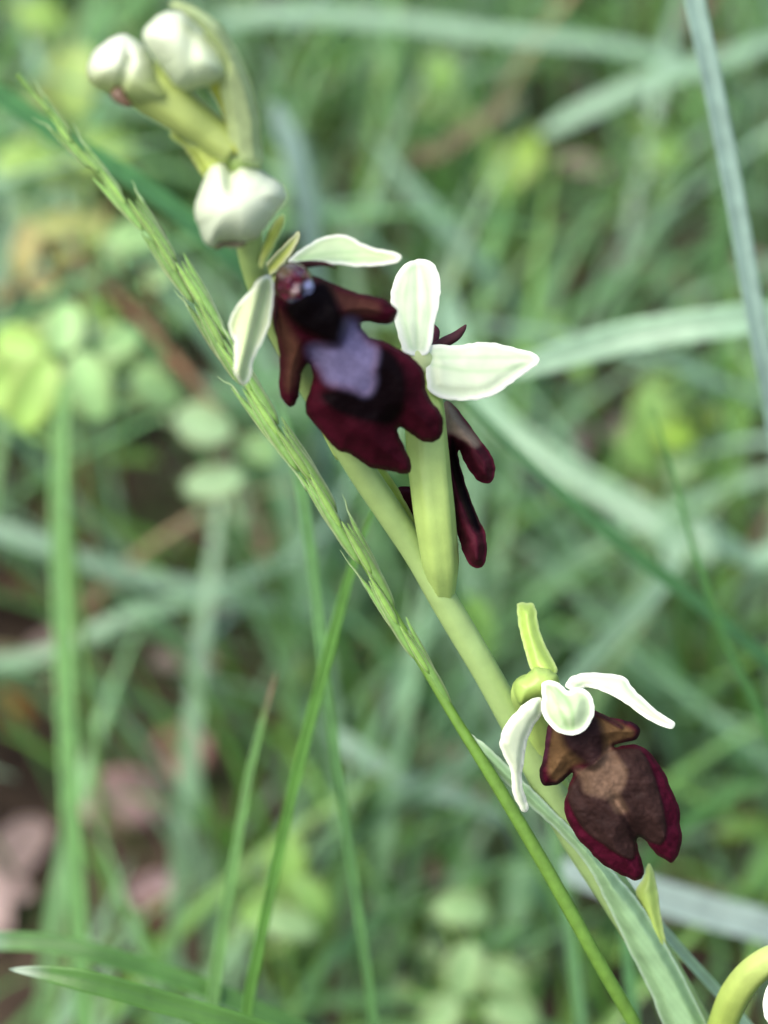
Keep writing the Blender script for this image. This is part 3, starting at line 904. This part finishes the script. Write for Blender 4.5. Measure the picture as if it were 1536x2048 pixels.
def lip1_c(px, py, d):
    n = vnoise(px, py, 18, 9)[:, None]
    c = MAROON[None] * (0.8 + 0.5 * n)
    red = (1 - sstep(d, 4, 40))[:, None]
    c = c * (0.75 + 0.45 * red)
    for zn, col, soft, k in ((z_armL, (0.078, 0.034, 0.020), 14, 0.9), (z_armR, (0.058, 0.023, 0.016), 12, 0.85), (z_blk2, BLACKV, 11, 0.97),
                             (z_blk1, BLACKV, 10, 1.0), (z_spec, (0.118, 0.106, 0.190), 17, 0.97)):
        wgt = zone(px, py, zn, soft)[:, None] * k
        c = c * (1 - wgt) + np.array(col)[None] * wgt
    return c


sheet('lip', LIP1, lip1_z, M_LIP, f1, ORB, step=3.2, thick=0.7, col=lip1_c)
colm = cA([(112, 280), (125, 200), (170, 150), (230, 128), (300, 142), (355, 175), (395, 235), (428, 300), (430, 360), (395, 420), (320, 455), (250, 470), (195, 450), (140, 400), (108, 350)])


def col_c(px, py, d):
    c = np.repeat(np.array((0.11, 0.012, 0.03))[None], len(px), 0)
    n = vnoise(px, py, 9, 31)[:, None]
    c = c * (0.6 + 0.8 * n)
    for zn, cc, so in ((cA([(150, 160), (230, 135), (270, 160), (230, 220), (170, 250), (130, 230)]), (0.20, 0.13, 0.08), 7),
                       (cA([(340, 290), (400, 270), (425, 320), (400, 390), (340, 420), (330, 360)]), (0.22, 0.23, 0.36), 5),
                       (cA([(235, 345), (300, 300), (320, 330), (270, 390), (240, 390)]), (0.24, 0.15, 0.14), 4),
                       (cA([(210, 420), (300, 410), (340, 430), (300, 458), (240, 468)]), (0.10, 0.09, 0.14), 4),
                       (cA([(300, 320), (335, 310), (340, 370), (310, 390)]), (0.02, 0.01, 0.015), 4)):
        w_ = zone(px, py, zn, so)[:, None]
        c = c * (1 - w_) + np.array(cc) * w_
    return c


inflate('anther_cap', colm, plane(135.0, 590, 570, 0.2, 1.0), 1.5, M_GLOSS, f1, ORB, step=3.0, col=col_c,
        relief=lambda px, py, d: 0.5 * (vnoise(px, py, 12, 77) - 0.5) * sstep(d, 0, 12))
cB = crop(420, 430, 2.194)
S1R = cB([(345, 205), (370, 175), (410, 145), (465, 110), (530, 87), (600, 90), (660, 120), (720, 145), (790, 158), (838, 180), (822, 208), (740, 220), (650, 226), (560, 216), (470, 212), (400, 216)])
sepal(S1R, lambda px, py, d: plane(137, 680, 500, -1.0, -2.5)(px, py) + 0.2 * sstep(d, 0, 20), f1, (585, 525, 800, 512), inner=SEPC * np.array((0.85, 0.92, 0.75)), rimw=9)
cC = crop(340, 300, 4.268)
S1L = cC([(690, 1190), (740, 1120), (800, 1075), (860, 1075), (890, 1180), (880, 1300), (860, 1450), (805, 1600), (745, 1720), (705, 1830), (685, 1950), (630, 2010), (575, 1960), (545, 1880), (548, 1760),
          (552, 1650), (515, 1565), (502, 1485), (540, 1380), (605, 1285)])
Z1L = plane(134.4, 500, 640, 0.6, 0.9)
sepal(S1L, lambda px, py, d: Z1L(px, py) - 0.9 * np.exp(-(((px - 500) * 0.97 + (py - 640) * 0.23) / 14) ** 2) * sstep(d, 0, 8), f1, (540, 555, 485, 770), rimw=8,
      inner=np.array((0.66, 0.74, 0.44)))
S1D = cC([(790, 1060), (820, 980), (880, 900), (960, 820), (1040, 740), (1090, 690), (1115, 720), (1090, 800), (1030, 900), (960, 990), (890, 1060), (840, 1085)])
sepal(S1D, lambda px, py, d: plane(138.5, 565, 510, 0.8, -1.0)(px, py), f1, (535, 545, 598, 465), inner=np.array((0.50, 0.52, 0.12)), rim=np.array((0.55, 0.58, 0.32)), rimw=9)
tube('petal', [(588, 532, 136.6), (620, 528, 135.8), (650, 528, 135.6), (672, 536, 135.8)], [0.22, 0.2, 0.13, 0.05], M_LIP, f1, ORB, n=16, seg=8, cols=lambda t: np.array((0.05, 0.02, 0.02)))
tube('petal', [(556, 560, 136.2), (552, 600, 135.9), (549, 640, 136.0), (552, 668, 136.4)], [0.2, 0.18, 0.12, 0.05], M_LIP, f1, ORB, n=16, seg=8, cols=lambda t: np.array((0.05, 0.02, 0.02)))

# ---------- flower in the middle, seen from behind
cD = crop(760, 500, 3.15)
f2 = tube('flower', [(889, 1206, 149.6), (881, 1125, 147.2), (868, 1020, 145.6), (857, 920, 145.2), (850, 830, 145), (848, 760, 145), (846, 705, 145.2)], [0.55, 1.08, 1.22, 1.25, 1.2, 0.95, 0.62], M_STEM, orchid, ORB,
          n=50, seg=24, ribs=6, ribamp=0.07, twist=0.5, cols=lambda t: OVC * np.array((1.0, 1.02, 1.0)))
f2['label'] = 'flower turned away, showing the backs of two pale sepals and its lip from the side'
S2A = cD([(145, 640), (120, 560), (97, 470), (76, 365), (66, 290), (84, 200), (120, 130), (175, 80), (225, 62), (290, 58), (338, 82), (370, 150), (383, 230), (376, 320), (356, 420), (336, 520), (322, 615), (300, 655),
          (240, 668), (180, 660)])
sepal(S2A, lambda px, py, d: plane(144.6, 830, 640, 0.4, -0.9)(px, py) - 0.25 * sstep(d, 0, 30), f2, (835, 705, 832, 522), rimw=15, curl=0.5)
S2B = cD([(286, 700), (290, 650), (305, 612), (370, 593), (480, 601), (580, 586), (680, 579), (780, 600), (880, 625), (960, 646), (1006, 678), (1000, 712), (950, 752), (880, 802), (800, 862), (720, 912),
          (640, 940), (560, 950), (460, 946), (370, 931), (312, 892), (294, 820)])
sepal(S2B, lambda px, py, d: plane(145.0, 950, 740, 0.9, -0.5)(px, py) - 0.45 * sstep(d, 0, 34), f2, (850, 715, 1080, 715), rimw=13, curl=0.45)
# third sepal hidden behind the big lip
S2C = [(842, 700), (815, 712), (785, 740), (762, 775), (758, 800), (775, 800), (805, 785), (832, 760), (850, 730)]
sepal(S2C, lambda px, py, d: plane(146.5, 800, 750, 0.5, 0)(px, py), f2, (842, 710, 762, 795), rimw=9)
# small knob where sepals meet
inflate('sepal_joint', [(800, 700), (815, 690), (845, 695), (862, 700), (868, 725), (858, 748), (838, 755), (815, 745), (800, 725)], 144.6, 0.9, M_SEPAL, f2, ORB, step=3.5,
        col=lambda px, py, d: np.repeat(np.array((0.60, 0.70, 0.32))[None], len(px), 0))
LIP2 = cD([(350, 1130), (372, 1060), (395, 975), (430, 950), (500, 1015), (572, 1118), (642, 1208), (700, 1288), (727, 1368), (714, 1440), (682, 1472), (622, 1457), (572, 1400), (532, 1332), (500, 1265), (492, 1290),
           (512, 1380), (545, 1490), (582, 1600), (632, 1718), (664, 1790), (672, 1880), (662, 1968), (622, 2002), (572, 1988), (522, 1902), (492, 1802), (450, 1720), (430, 1650), (418, 1540), (400, 1400),
           (386, 1280), (365, 1200)])
z2pale = cD([(360, 1000), (400, 950), (440, 960), (520, 1080), (620, 1200), (600, 1240), (520, 1190), (440, 1150), (400, 1180), (360, 1180)])
z2dark = cD([(440, 1200), (475, 1210), (520, 1380), (560, 1520), (640, 1740), (600, 1770), (540, 1640), (480, 1500), (440, 1350)])


def lip2_z(px, py, d):
    b = plane(147.5, 930, 1000, -1.2, -0.15)(px, py)
    return b - 1.2 * sstep(d, 0, 22) + 0.5 * zone(px, py, z2dark, 7) + 0.2 * (vnoise(px, py, 16, 44) - 0.5)


def lip2_c(px, py, d):
    n = vnoise(px, py, 12, 41)[:, None]
    c = np.array((0.040, 0.0055, 0.011))[None] * (0.6 + 0.8 * n)
    e = (1 - sstep(d, 1, 7))[:, None]
    c = c * (1 + 0.6 * e)
    for zn, cc, so in ((z2pale, (0.20, 0.15, 0.11), 8), (z2dark, BLACKV * 1.6, 7)):
        w_ = zone(px, py, zn, so)[:, None]
        c = c * (1 - w_) + np.array(cc) * w_
    return c


sheet('lip', LIP2, lip2_z, M_LIP, f2, ORB, step=2.8, thick=1.1, col=lip2_c)
LIP2B = cD([(110, 1530), (130, 1490), (230, 1500), (400, 1560), (450, 1700), (490, 1850), (488, 1905), (472, 1912), (440, 1840), (330, 1790), (212, 1712), (150, 1630)])
sheet('lip_lobe', LIP2B, lambda px, py, d: plane(149.2, 850, 1050, 0.3, 0.2)(px, py) - 0.4 * sstep(d, 0, 15), M_LIP, f2, ORB, step=3.2, thick=0.6,
      col=lambda px, py, d: np.repeat((MAROON * 0.7)[None], len(px), 0))
tube('petal', [(862, 700, 146), (890, 684, 146.4), (912, 672, 146.6), (926, 658, 146.4), (932, 650, 146.2)], [0.3, 0.34, 0.3, 0.18, 0.06], M_LIP, f2, ORB, n=20, seg=10, cols=lambda t: np.array((0.06, 0.025, 0.03)))
tube('petal', [(858, 700, 147), (868, 680, 147.6), (873, 662, 148), (868, 650, 148.2)], [0.3, 0.28, 0.2, 0.06], M_LIP, f2, ORB, n=16, seg=10, cols=lambda t: np.array((0.10, 0.03, 0.04)))

# ---------- lowest open flower, sharpest
cE = crop(960, 1180, 3.413)
f3 = tube('flower', [(1150, 1675, 155.5), (1115, 1590, 154.6), (1085, 1500, 153.2), (1062, 1420, 151), (1052, 1385, 149.4), (1066, 1372, 148)], [0.7, 0.85, 0.95, 0.95, 0.95, 0.8], M_STEM, orchid, ORB, n=44, seg=20,
          ribs=6, ribamp=0.06, twist=0.4, cols=lambda t: np.array((0.36, 0.50, 0.13)))
f3['label'] = 'open flower with a brown lip edged in dark red, three white sepals, lowest on the stem'
inflate('ovary_top', cE([(230, 660), (245, 610), (310, 580), (360, 535), (430, 530), (500, 560), (540, 610), (520, 680), (440, 740), (400, 750), (330, 770), (280, 790), (245, 740)]), 148.6, 1.5, M_STEM, f3, ORB, step=3.2,
        col=lambda px, py, d: np.repeat(np.array((0.34, 0.48, 0.11))[None], len(px), 0) * (0.92 + 0.16 * vnoise(px, py, 14, 2)[:, None]))
LIP3 = cE([(560, 800), (500, 870), (462, 930), (448, 1020), (440, 1100), (428, 1170), (407, 1232), (407, 1290), (440, 1333), (510, 1334), (560, 1312), (600, 1272), (625, 1246), (634, 1262), (612, 1320), (595, 1382), (577, 1450), (577, 1510), (600, 1580), (640, 1650),
           (680, 1710), (740, 1772), (800, 1840), (862, 1890), (930, 1926), (1000, 1960), (1058, 1984), (1103, 1966), (1119, 1912), (1102, 1840), (1082, 1762), (1071, 1712), (1087, 1690), (1122, 1702), (1160, 1750),
           (1202, 1800), (1250, 1832), (1310, 1860), (1344, 1822), (1370, 1760), (1380, 1682), (1366, 1600), (1365, 1502), (1340, 1430), (1302, 1350), (1270, 1270), (1222, 1190), (1172, 1122), (1120, 1080), (1060, 1054),
           (990, 1060), (925, 1072), (918, 1058), (960, 1047), (1010, 1035), (1058, 1028), (1088, 990), (1088, 942), (1050, 907), (980, 890), (900, 872), (830, 842), (780, 820), (690, 790)])
z3br = cE([(600, 1420), (640, 1300), (700, 1230), (850, 1120), (930, 1085), (1060, 1080), (1125, 1130), (1180, 1250), (1240, 1440), (1272, 1640), (1240, 1730), (1180, 1725), (1110, 1690), (1062, 1720), (1050, 1832), (960, 1812),
           (850, 1740), (700, 1622)])
z3arm = cE([(470, 940), (540, 960), (620, 1000), (800, 860), (900, 890), (980, 920), (1050, 960), (1040, 1010), (960, 1030), (900, 1060), (840, 1130), (640, 1200), (600, 1260), (530, 1310), (470, 1260), (460, 1120)])
z3thx = cE([(560, 1000), (640, 900), (780, 850), (830, 950), (850, 1080), (830, 1180), (760, 1215), (680, 1160), (600, 1090)])
z3spec = cE([(650, 1225), (760, 1222), (832, 1152), (880, 1070), (930, 1130), (1000, 1232), (982, 1330), (952, 1402), (1000, 1500), (930, 1512), (880, 1430), (780, 1402), (712, 1372), (690, 1290)])
z3fold = cE([(440, 930), (470, 930), (490, 960), (470, 1080), (450, 1170), (430, 1150)])
z3foldR = cE([(790, 825), (880, 870), (970, 930), (960, 950), (870, 900), (800, 860)])
Z3 = plane(148.2, 1200, 1570, -0.25, 0.55)


def lip3_z(px, py, d):
    z = Z3(px, py) - 1.1 * sstep(d, 0, 50) ** 0.8
    z = z - 0.30 * zone(px, py, z3br, 3.0) - 0.35 * zone(px, py, z3thx, 9) + 0.10 * zone(px, py, z3spec, 5)
    z = z - 0.25 * zone(px, py, z3fold, 3) - 0.25 * zone(px, py, z3foldR, 3)
    z = z + 0.4 * (1 - sstep(d, 0, 7)) + seam(1232, 1600, 1275, 1675, 9, 0.45)(px, py, d) + seam(1150, 1560, 1190, 1660, 12, 0.25)(px, py, d)
    return z + 0.16 * (vnoise(px, py, 18, 24) - 0.5) + 0.09 * (vnoise(px, py, 6, 25) - 0.5)


def lip3_c(px, py, d):
    n = vnoise(px, py, 10, 19)[:, None]
    c = np.array((0.040, 0.0034, 0.0105))[None] * (0.7 + 0.7 * n)
    e = (1 - sstep(d, 0.5, 3.5))[:, None]
    c = c * (1 + 0.5 * e)
    mott = (0.65 + 0.5 * vnoise(px, py, 22, 51) + 0.25 * vnoise(px, py, 7, 52))[:, None]
    for zn, col, soft, k in ((z3arm, (0.085, 0.048, 0.021), 8, 1.0), (z3br, np.array((0.0225, 0.0115, 0.010)), 2.6, 1.0), (z3thx, np.array((0.018, 0.0085, 0.0085)), 10, 1.0),
                             (z3spec, (0.118, 0.074, 0.048), 9, 0.95), (z3fold, (0.05, 0.012, 0.025), 3, 0.9), (z3foldR, (0.025, 0.007, 0.01), 3, 0.9)):
        w_ = zone(px, py, zn, soft)[:, None] * k
        c = c * (1 - w_) + np.array(col)[None] * mott * w_
    tip = ((1 - sstep(d, 2, 12)) * zone(px, py, cE([(400, 1180), (560, 1180), (620, 1300), (500, 1360), (390, 1340)]), 8) + (1 - sstep(d, 2, 10)) * zone(px, py, cE([(980, 860), (1120, 900), (1120, 1040), (1000, 1050)]), 8))[:, None]
    return c * (1 - tip * 0.8) + np.array((0.018, 0.006, 0.010)) * tip * 0.8


sheet('lip', LIP3, lip3_z, M_LIP, f3, ORB, step=2.6, thick=0.6, col=lip3_c)
S3M = cE([(425, 740), (420, 660), (440, 625), (500, 622), (560, 650), (600, 690), (660, 665), (720, 680), (768, 740), (780, 810), (768, 880), (730, 945), (670, 985), (610, 993), (540, 975), (480, 930), (430, 860), (415, 800)])
sepal(S3M, lambda px, py, d: plane(145.2, 1135, 1420, 0.3, -0.6)(px, py) - 0.8 * sstep(d, 0, 40), f3, (1100, 1375, 1140, 1465), rimw=12, curl=0.35, inner=SEPC * np.array((0.72, 0.8, 0.66)), vein_amp=0.16)
S3L = cE([(420, 735), (360, 740), (300, 780), (235, 840), (180, 910), (140, 1000), (138, 1070), (165, 1140), (205, 1220), (215, 1310), (220, 1390), (250, 1450), (290, 1510), (320, 1515), (332, 1480), (315, 1420),
          (292, 1350), (288, 1260), (300, 1170), (312, 1080), (330, 1010), (360, 940), (400, 880), (425, 820)])
sepal(S3L, lambda px, py, d: plane(146.0, 1030, 1500, 0.8, 1.2)(px, py) - 0.5 * sstep(d, 0, 18), f3, (1082, 1400, 1050, 1620), rimw=9, curl=0.1, veins=1, inner=SEPC * 0.86)
S3R = cE([(585, 660), (600, 610), (650, 580), (740, 563), (850, 570), (950, 580), (1005, 610), (1045, 670), (1110, 735), (1180, 800), (1250, 850), (1320, 900), (1330, 925), (1305, 948), (1240, 925), (1160, 890), (1080, 840),
          (1000, 780), (920, 730), (840, 695), (760, 665), (700, 672), (640, 690)])
sepal(S3R, lambda px, py, d: plane(146.2, 1240, 1390, 0.5, -2.0)(px, py) - 0.4 * sstep(d, 0, 16), f3, (1140, 1365, 1345, 1450), rimw=9, curl=0.2, veins=1, inner=SEPC * 0.86)
bract(None, cE([(250, 110), (268, 88), (330, 88), (368, 100), (385, 150), (395, 220), (420, 310), (460, 400), (500, 480), (530, 550), (480, 600), (400, 590), (345, 540), (310, 440), (285, 330), (262, 230)]),
      plane(150.0, 1070, 1290, 0, -1.5), col=(0.31, 0.45, 0.085), thick=0.5)

# ---------- flower at the foot, only its bent ovary and a sepal edge reach into the picture
f4 = tube('flower', [(1420, 2130, 160.5), (1442, 2060, 158), (1470, 1990, 155.5), (1510, 1940, 153.5), (1560, 1912, 152), (1600, 1920, 151)], [0.8, 0.95, 1.0, 0.95, 0.85, 0.6], M_STEM, orchid, ORB, n=40, seg=20,
          ribs=6, ribamp=0.05, cols=lambda t: np.array((0.31, 0.42, 0.075)) * (1 - t * t) + np.array((0.55, 0.64, 0.25)) * t * t)
f4['label'] = 'flower with a bent yellow-green ovary, at the foot of the row of flowers'
sepal([(1580, 1925), (1550, 1950), (1530, 1985), (1526, 2020), (1540, 2050), (1570, 2060), (1600, 2030), (1615, 1980), (1605, 1935)], lambda px, py, d: plane(151, 1570, 1990, 0.5, 0)(px, py) - 0.6 * sstep(d, 0, 25), f4,
      (1590, 1925, 1545, 2050))
bract(None, crop(836, 1650, 2.194)([(955, 300), (985, 240), (1008, 172), (1022, 172), (1036, 210), (1052, 300), (1070, 420), (1088, 510), (1110, 600), (1060, 560), (1000, 430)]), plane(156.0, 1300, 1820, 0, 0.8),
      col=(0.36, 0.48, 0.11))
# long bract of the middle flower, hugging the stem on its far side
bract(None, [(880, 1195), (852, 1172), (800, 1090), (742, 1000), (690, 915), (655, 850), (640, 810), (662, 800), (705, 850), (765, 930), (815, 1010), (852, 1090), (872, 1150)], plane(148.2, 800, 1050, 0.5, 1.4),
      col=(0.36, 0.49, 0.085), bow=0.7, thick=0.8)
# clasping glaucous leaf on the front of the lower stem
SHL = [(920, 1470), (932, 1464), (960, 1480), (1000, 1516), (1060, 1574), (1110, 1624), (1160, 1672), (1215, 1730), (1272, 1795), (1322, 1872), (1368, 1955), (1415, 2050), (1440, 2110), (1372, 2125), (1330, 2060), (1300, 1985),
       (1255, 1895), (1205, 1790), (1168, 1722), (1120, 1668), (1060, 1612), (990, 1545), (945, 1502)]


def shl_z(px, py, d):
    t = np.clip((py - 1460) / 650, 0, 1)
    return 151.2 + 8.4 * t ** 1.1 - (0.5 + 0.9 * t) * sstep(d, 0, 26)


def shl_c(px, py, d):
    e = (1 - sstep(d, 1.5, 7))[:, None]
    t = (1 - sstep(px, 915, 985))[:, None]
    st = 1 + 0.03 * np.cos((px * 0.78 - py * 0.62) * 0.55)[:, None]
    c = np.array((0.245, 0.40, 0.20)) * (0.9 + 0.2 * vnoise(px, py, 30, 6)[:, None]) * st
    c = c * (1 - e * 0.75) + np.array((0.44, 0.58, 0.42)) * e * 0.75
    return c * (1 - t) + np.array((0.55, 0.66, 0.48)) * t


sheet('leaf_sheath', SHL, shl_z, M_STEM, orchid, ORB, step=3.5, thick=0.4, col=shl_c)
# ---------- buds
BUDZ = 128.0


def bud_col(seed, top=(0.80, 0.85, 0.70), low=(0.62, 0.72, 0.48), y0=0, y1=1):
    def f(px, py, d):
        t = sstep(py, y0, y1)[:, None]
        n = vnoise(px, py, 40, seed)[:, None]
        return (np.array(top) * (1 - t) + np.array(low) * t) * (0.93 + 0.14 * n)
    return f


def many(*fs):
    return lambda px, py, d: sum(f(px, py, d) for f in fs)


B3 = cC([(298, 240), (320, 155), (390, 102), (470, 112), (530, 158), (600, 122), (720, 150), (850, 220), (950, 292), (1000, 380), (980, 450), (905, 540), (840, 640), (760, 738), (640, 790), (540, 778), (430, 790),
         (372, 838), (300, 800), (258, 700), (216, 585), (205, 500), (240, 370)])
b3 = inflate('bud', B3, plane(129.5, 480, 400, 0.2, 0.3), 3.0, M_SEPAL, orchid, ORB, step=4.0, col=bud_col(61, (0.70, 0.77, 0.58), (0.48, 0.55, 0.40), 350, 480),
             relief=many(seam(466, 335, 460, 370, 10, 0.6), seam(460, 380, 405, 470, 16, 0.15), seam(470, 380, 560, 400, 18, 0.35)))
b3['label'] = 'plump white bud, lowest of the three buds'
inflate('bud_base', cC([(360, 830), (430, 775), (560, 770), (660, 780), (640, 820), (560, 835), (480, 830), (410, 850)]), 130.4, 1.0, M_GLOSS, b3, ORB, step=3,
        col=lambda px, py, d: np.repeat(np.array((0.22, 0.17, 0.10))[None], len(px), 0))
cF = crop(0, 0, 2.0)
B1 = cF([(350, 300), (356, 250), (375, 210), (425, 165), (490, 135), (560, 172), (612, 238), (648, 310), (690, 370), (670, 420), (600, 430), (530, 420), (480, 400), (430, 370), (380, 345)])
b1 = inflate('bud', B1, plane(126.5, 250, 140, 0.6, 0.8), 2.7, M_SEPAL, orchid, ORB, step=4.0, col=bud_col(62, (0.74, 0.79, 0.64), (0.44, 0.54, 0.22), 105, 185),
             relief=many(seam(247, 62, 258, 120, 10, 0.3), seam(258, 120, 240, 175, 10, 0.4)))
b1['label'] = 'white bud on a slanting yellow-green ovary, nodding outward'
tube('ovary', [(285, 160, 127), (320, 185, 127), (370, 225, 127.3), (420, 262, 127.8), (470, 300, 128)], [1.35, 1.42, 1.2, 0.98, 0.85], M_STEM, b1, ORB, n=30, seg=20, ribs=6, ribamp=0.05, cols=lambda t: np.array((0.37, 0.46, 0.13)))
inflate('bud_mouth', cF([(440, 380), (480, 335), (510, 390), (530, 430), (480, 420)]), 125.0, 0.35, M_STEM, b1, ORB, step=3, col=lambda px, py, d: np.repeat(np.array((0.12, 0.07, 0.04))[None], len(px), 0))
B2 = cF([(572, 150), (590, 100), (650, 52), (735, 50), (810, 100), (885, 175), (922, 260), (905, 312), (862, 335), (790, 352), (742, 364), (692, 335), (640, 262), (592, 200)])
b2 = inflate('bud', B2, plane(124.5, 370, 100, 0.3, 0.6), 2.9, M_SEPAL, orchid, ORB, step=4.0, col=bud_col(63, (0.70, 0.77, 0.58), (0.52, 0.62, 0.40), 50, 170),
             relief=many(seam(385, 60, 378, 175, 16, 0.25), seam(400, 60, 450, 130, 14, 0.25)))
b2['label'] = 'white bud topped by an arching green bract, highest of the three buds'
bract(None, cF([(680, 22), (710, 8), (780, 32), (870, 92), (930, 170), (975, 260), (1010, 350), (1038, 460), (1045, 570), (1045, 660), (960, 665), (925, 600), (905, 480), (885, 380), (880, 310), (885, 260), (850, 180), (790, 105), (730, 55)]),
      plane(124.6, 460, 160, 0.3, 2.1), col=(0.44, 0.55, 0.25), bow=0.9, thick=0.9)
tube('ovary', [(440, 140, 126), (462, 190, 126.6), (478, 240, 127.2), (484, 300, 127.8)], [1.0, 0.8, 0.72, 0.72], M_STEM, b2, ORB, n=24, seg=16, ribs=6, ribamp=0.05, cols=lambda t: np.array((0.42, 0.48, 0.07)))
bract(None, cF([(680, 545), (688, 518), (715, 520), (760, 560), (850, 540), (940, 560), (1020, 600), (1042, 650), (1030, 700), (940, 720), (840, 730), (800, 690), (770, 640), (730, 585)]), plane(129.4, 440, 310, 0.2, 0.3),
      col=(0.40, 0.49, 0.10), bow=0.9, thick=0.9)
bract(None, cC([(770, 1010), (760, 940), (800, 800), (850, 680), (920, 570), (980, 560), (970, 660), (900, 800), (840, 900), (800, 1000)]), plane(133.5, 545, 490, 0, 0), col=(0.50, 0.55, 0.08), bow=0.5, thick=0.5)
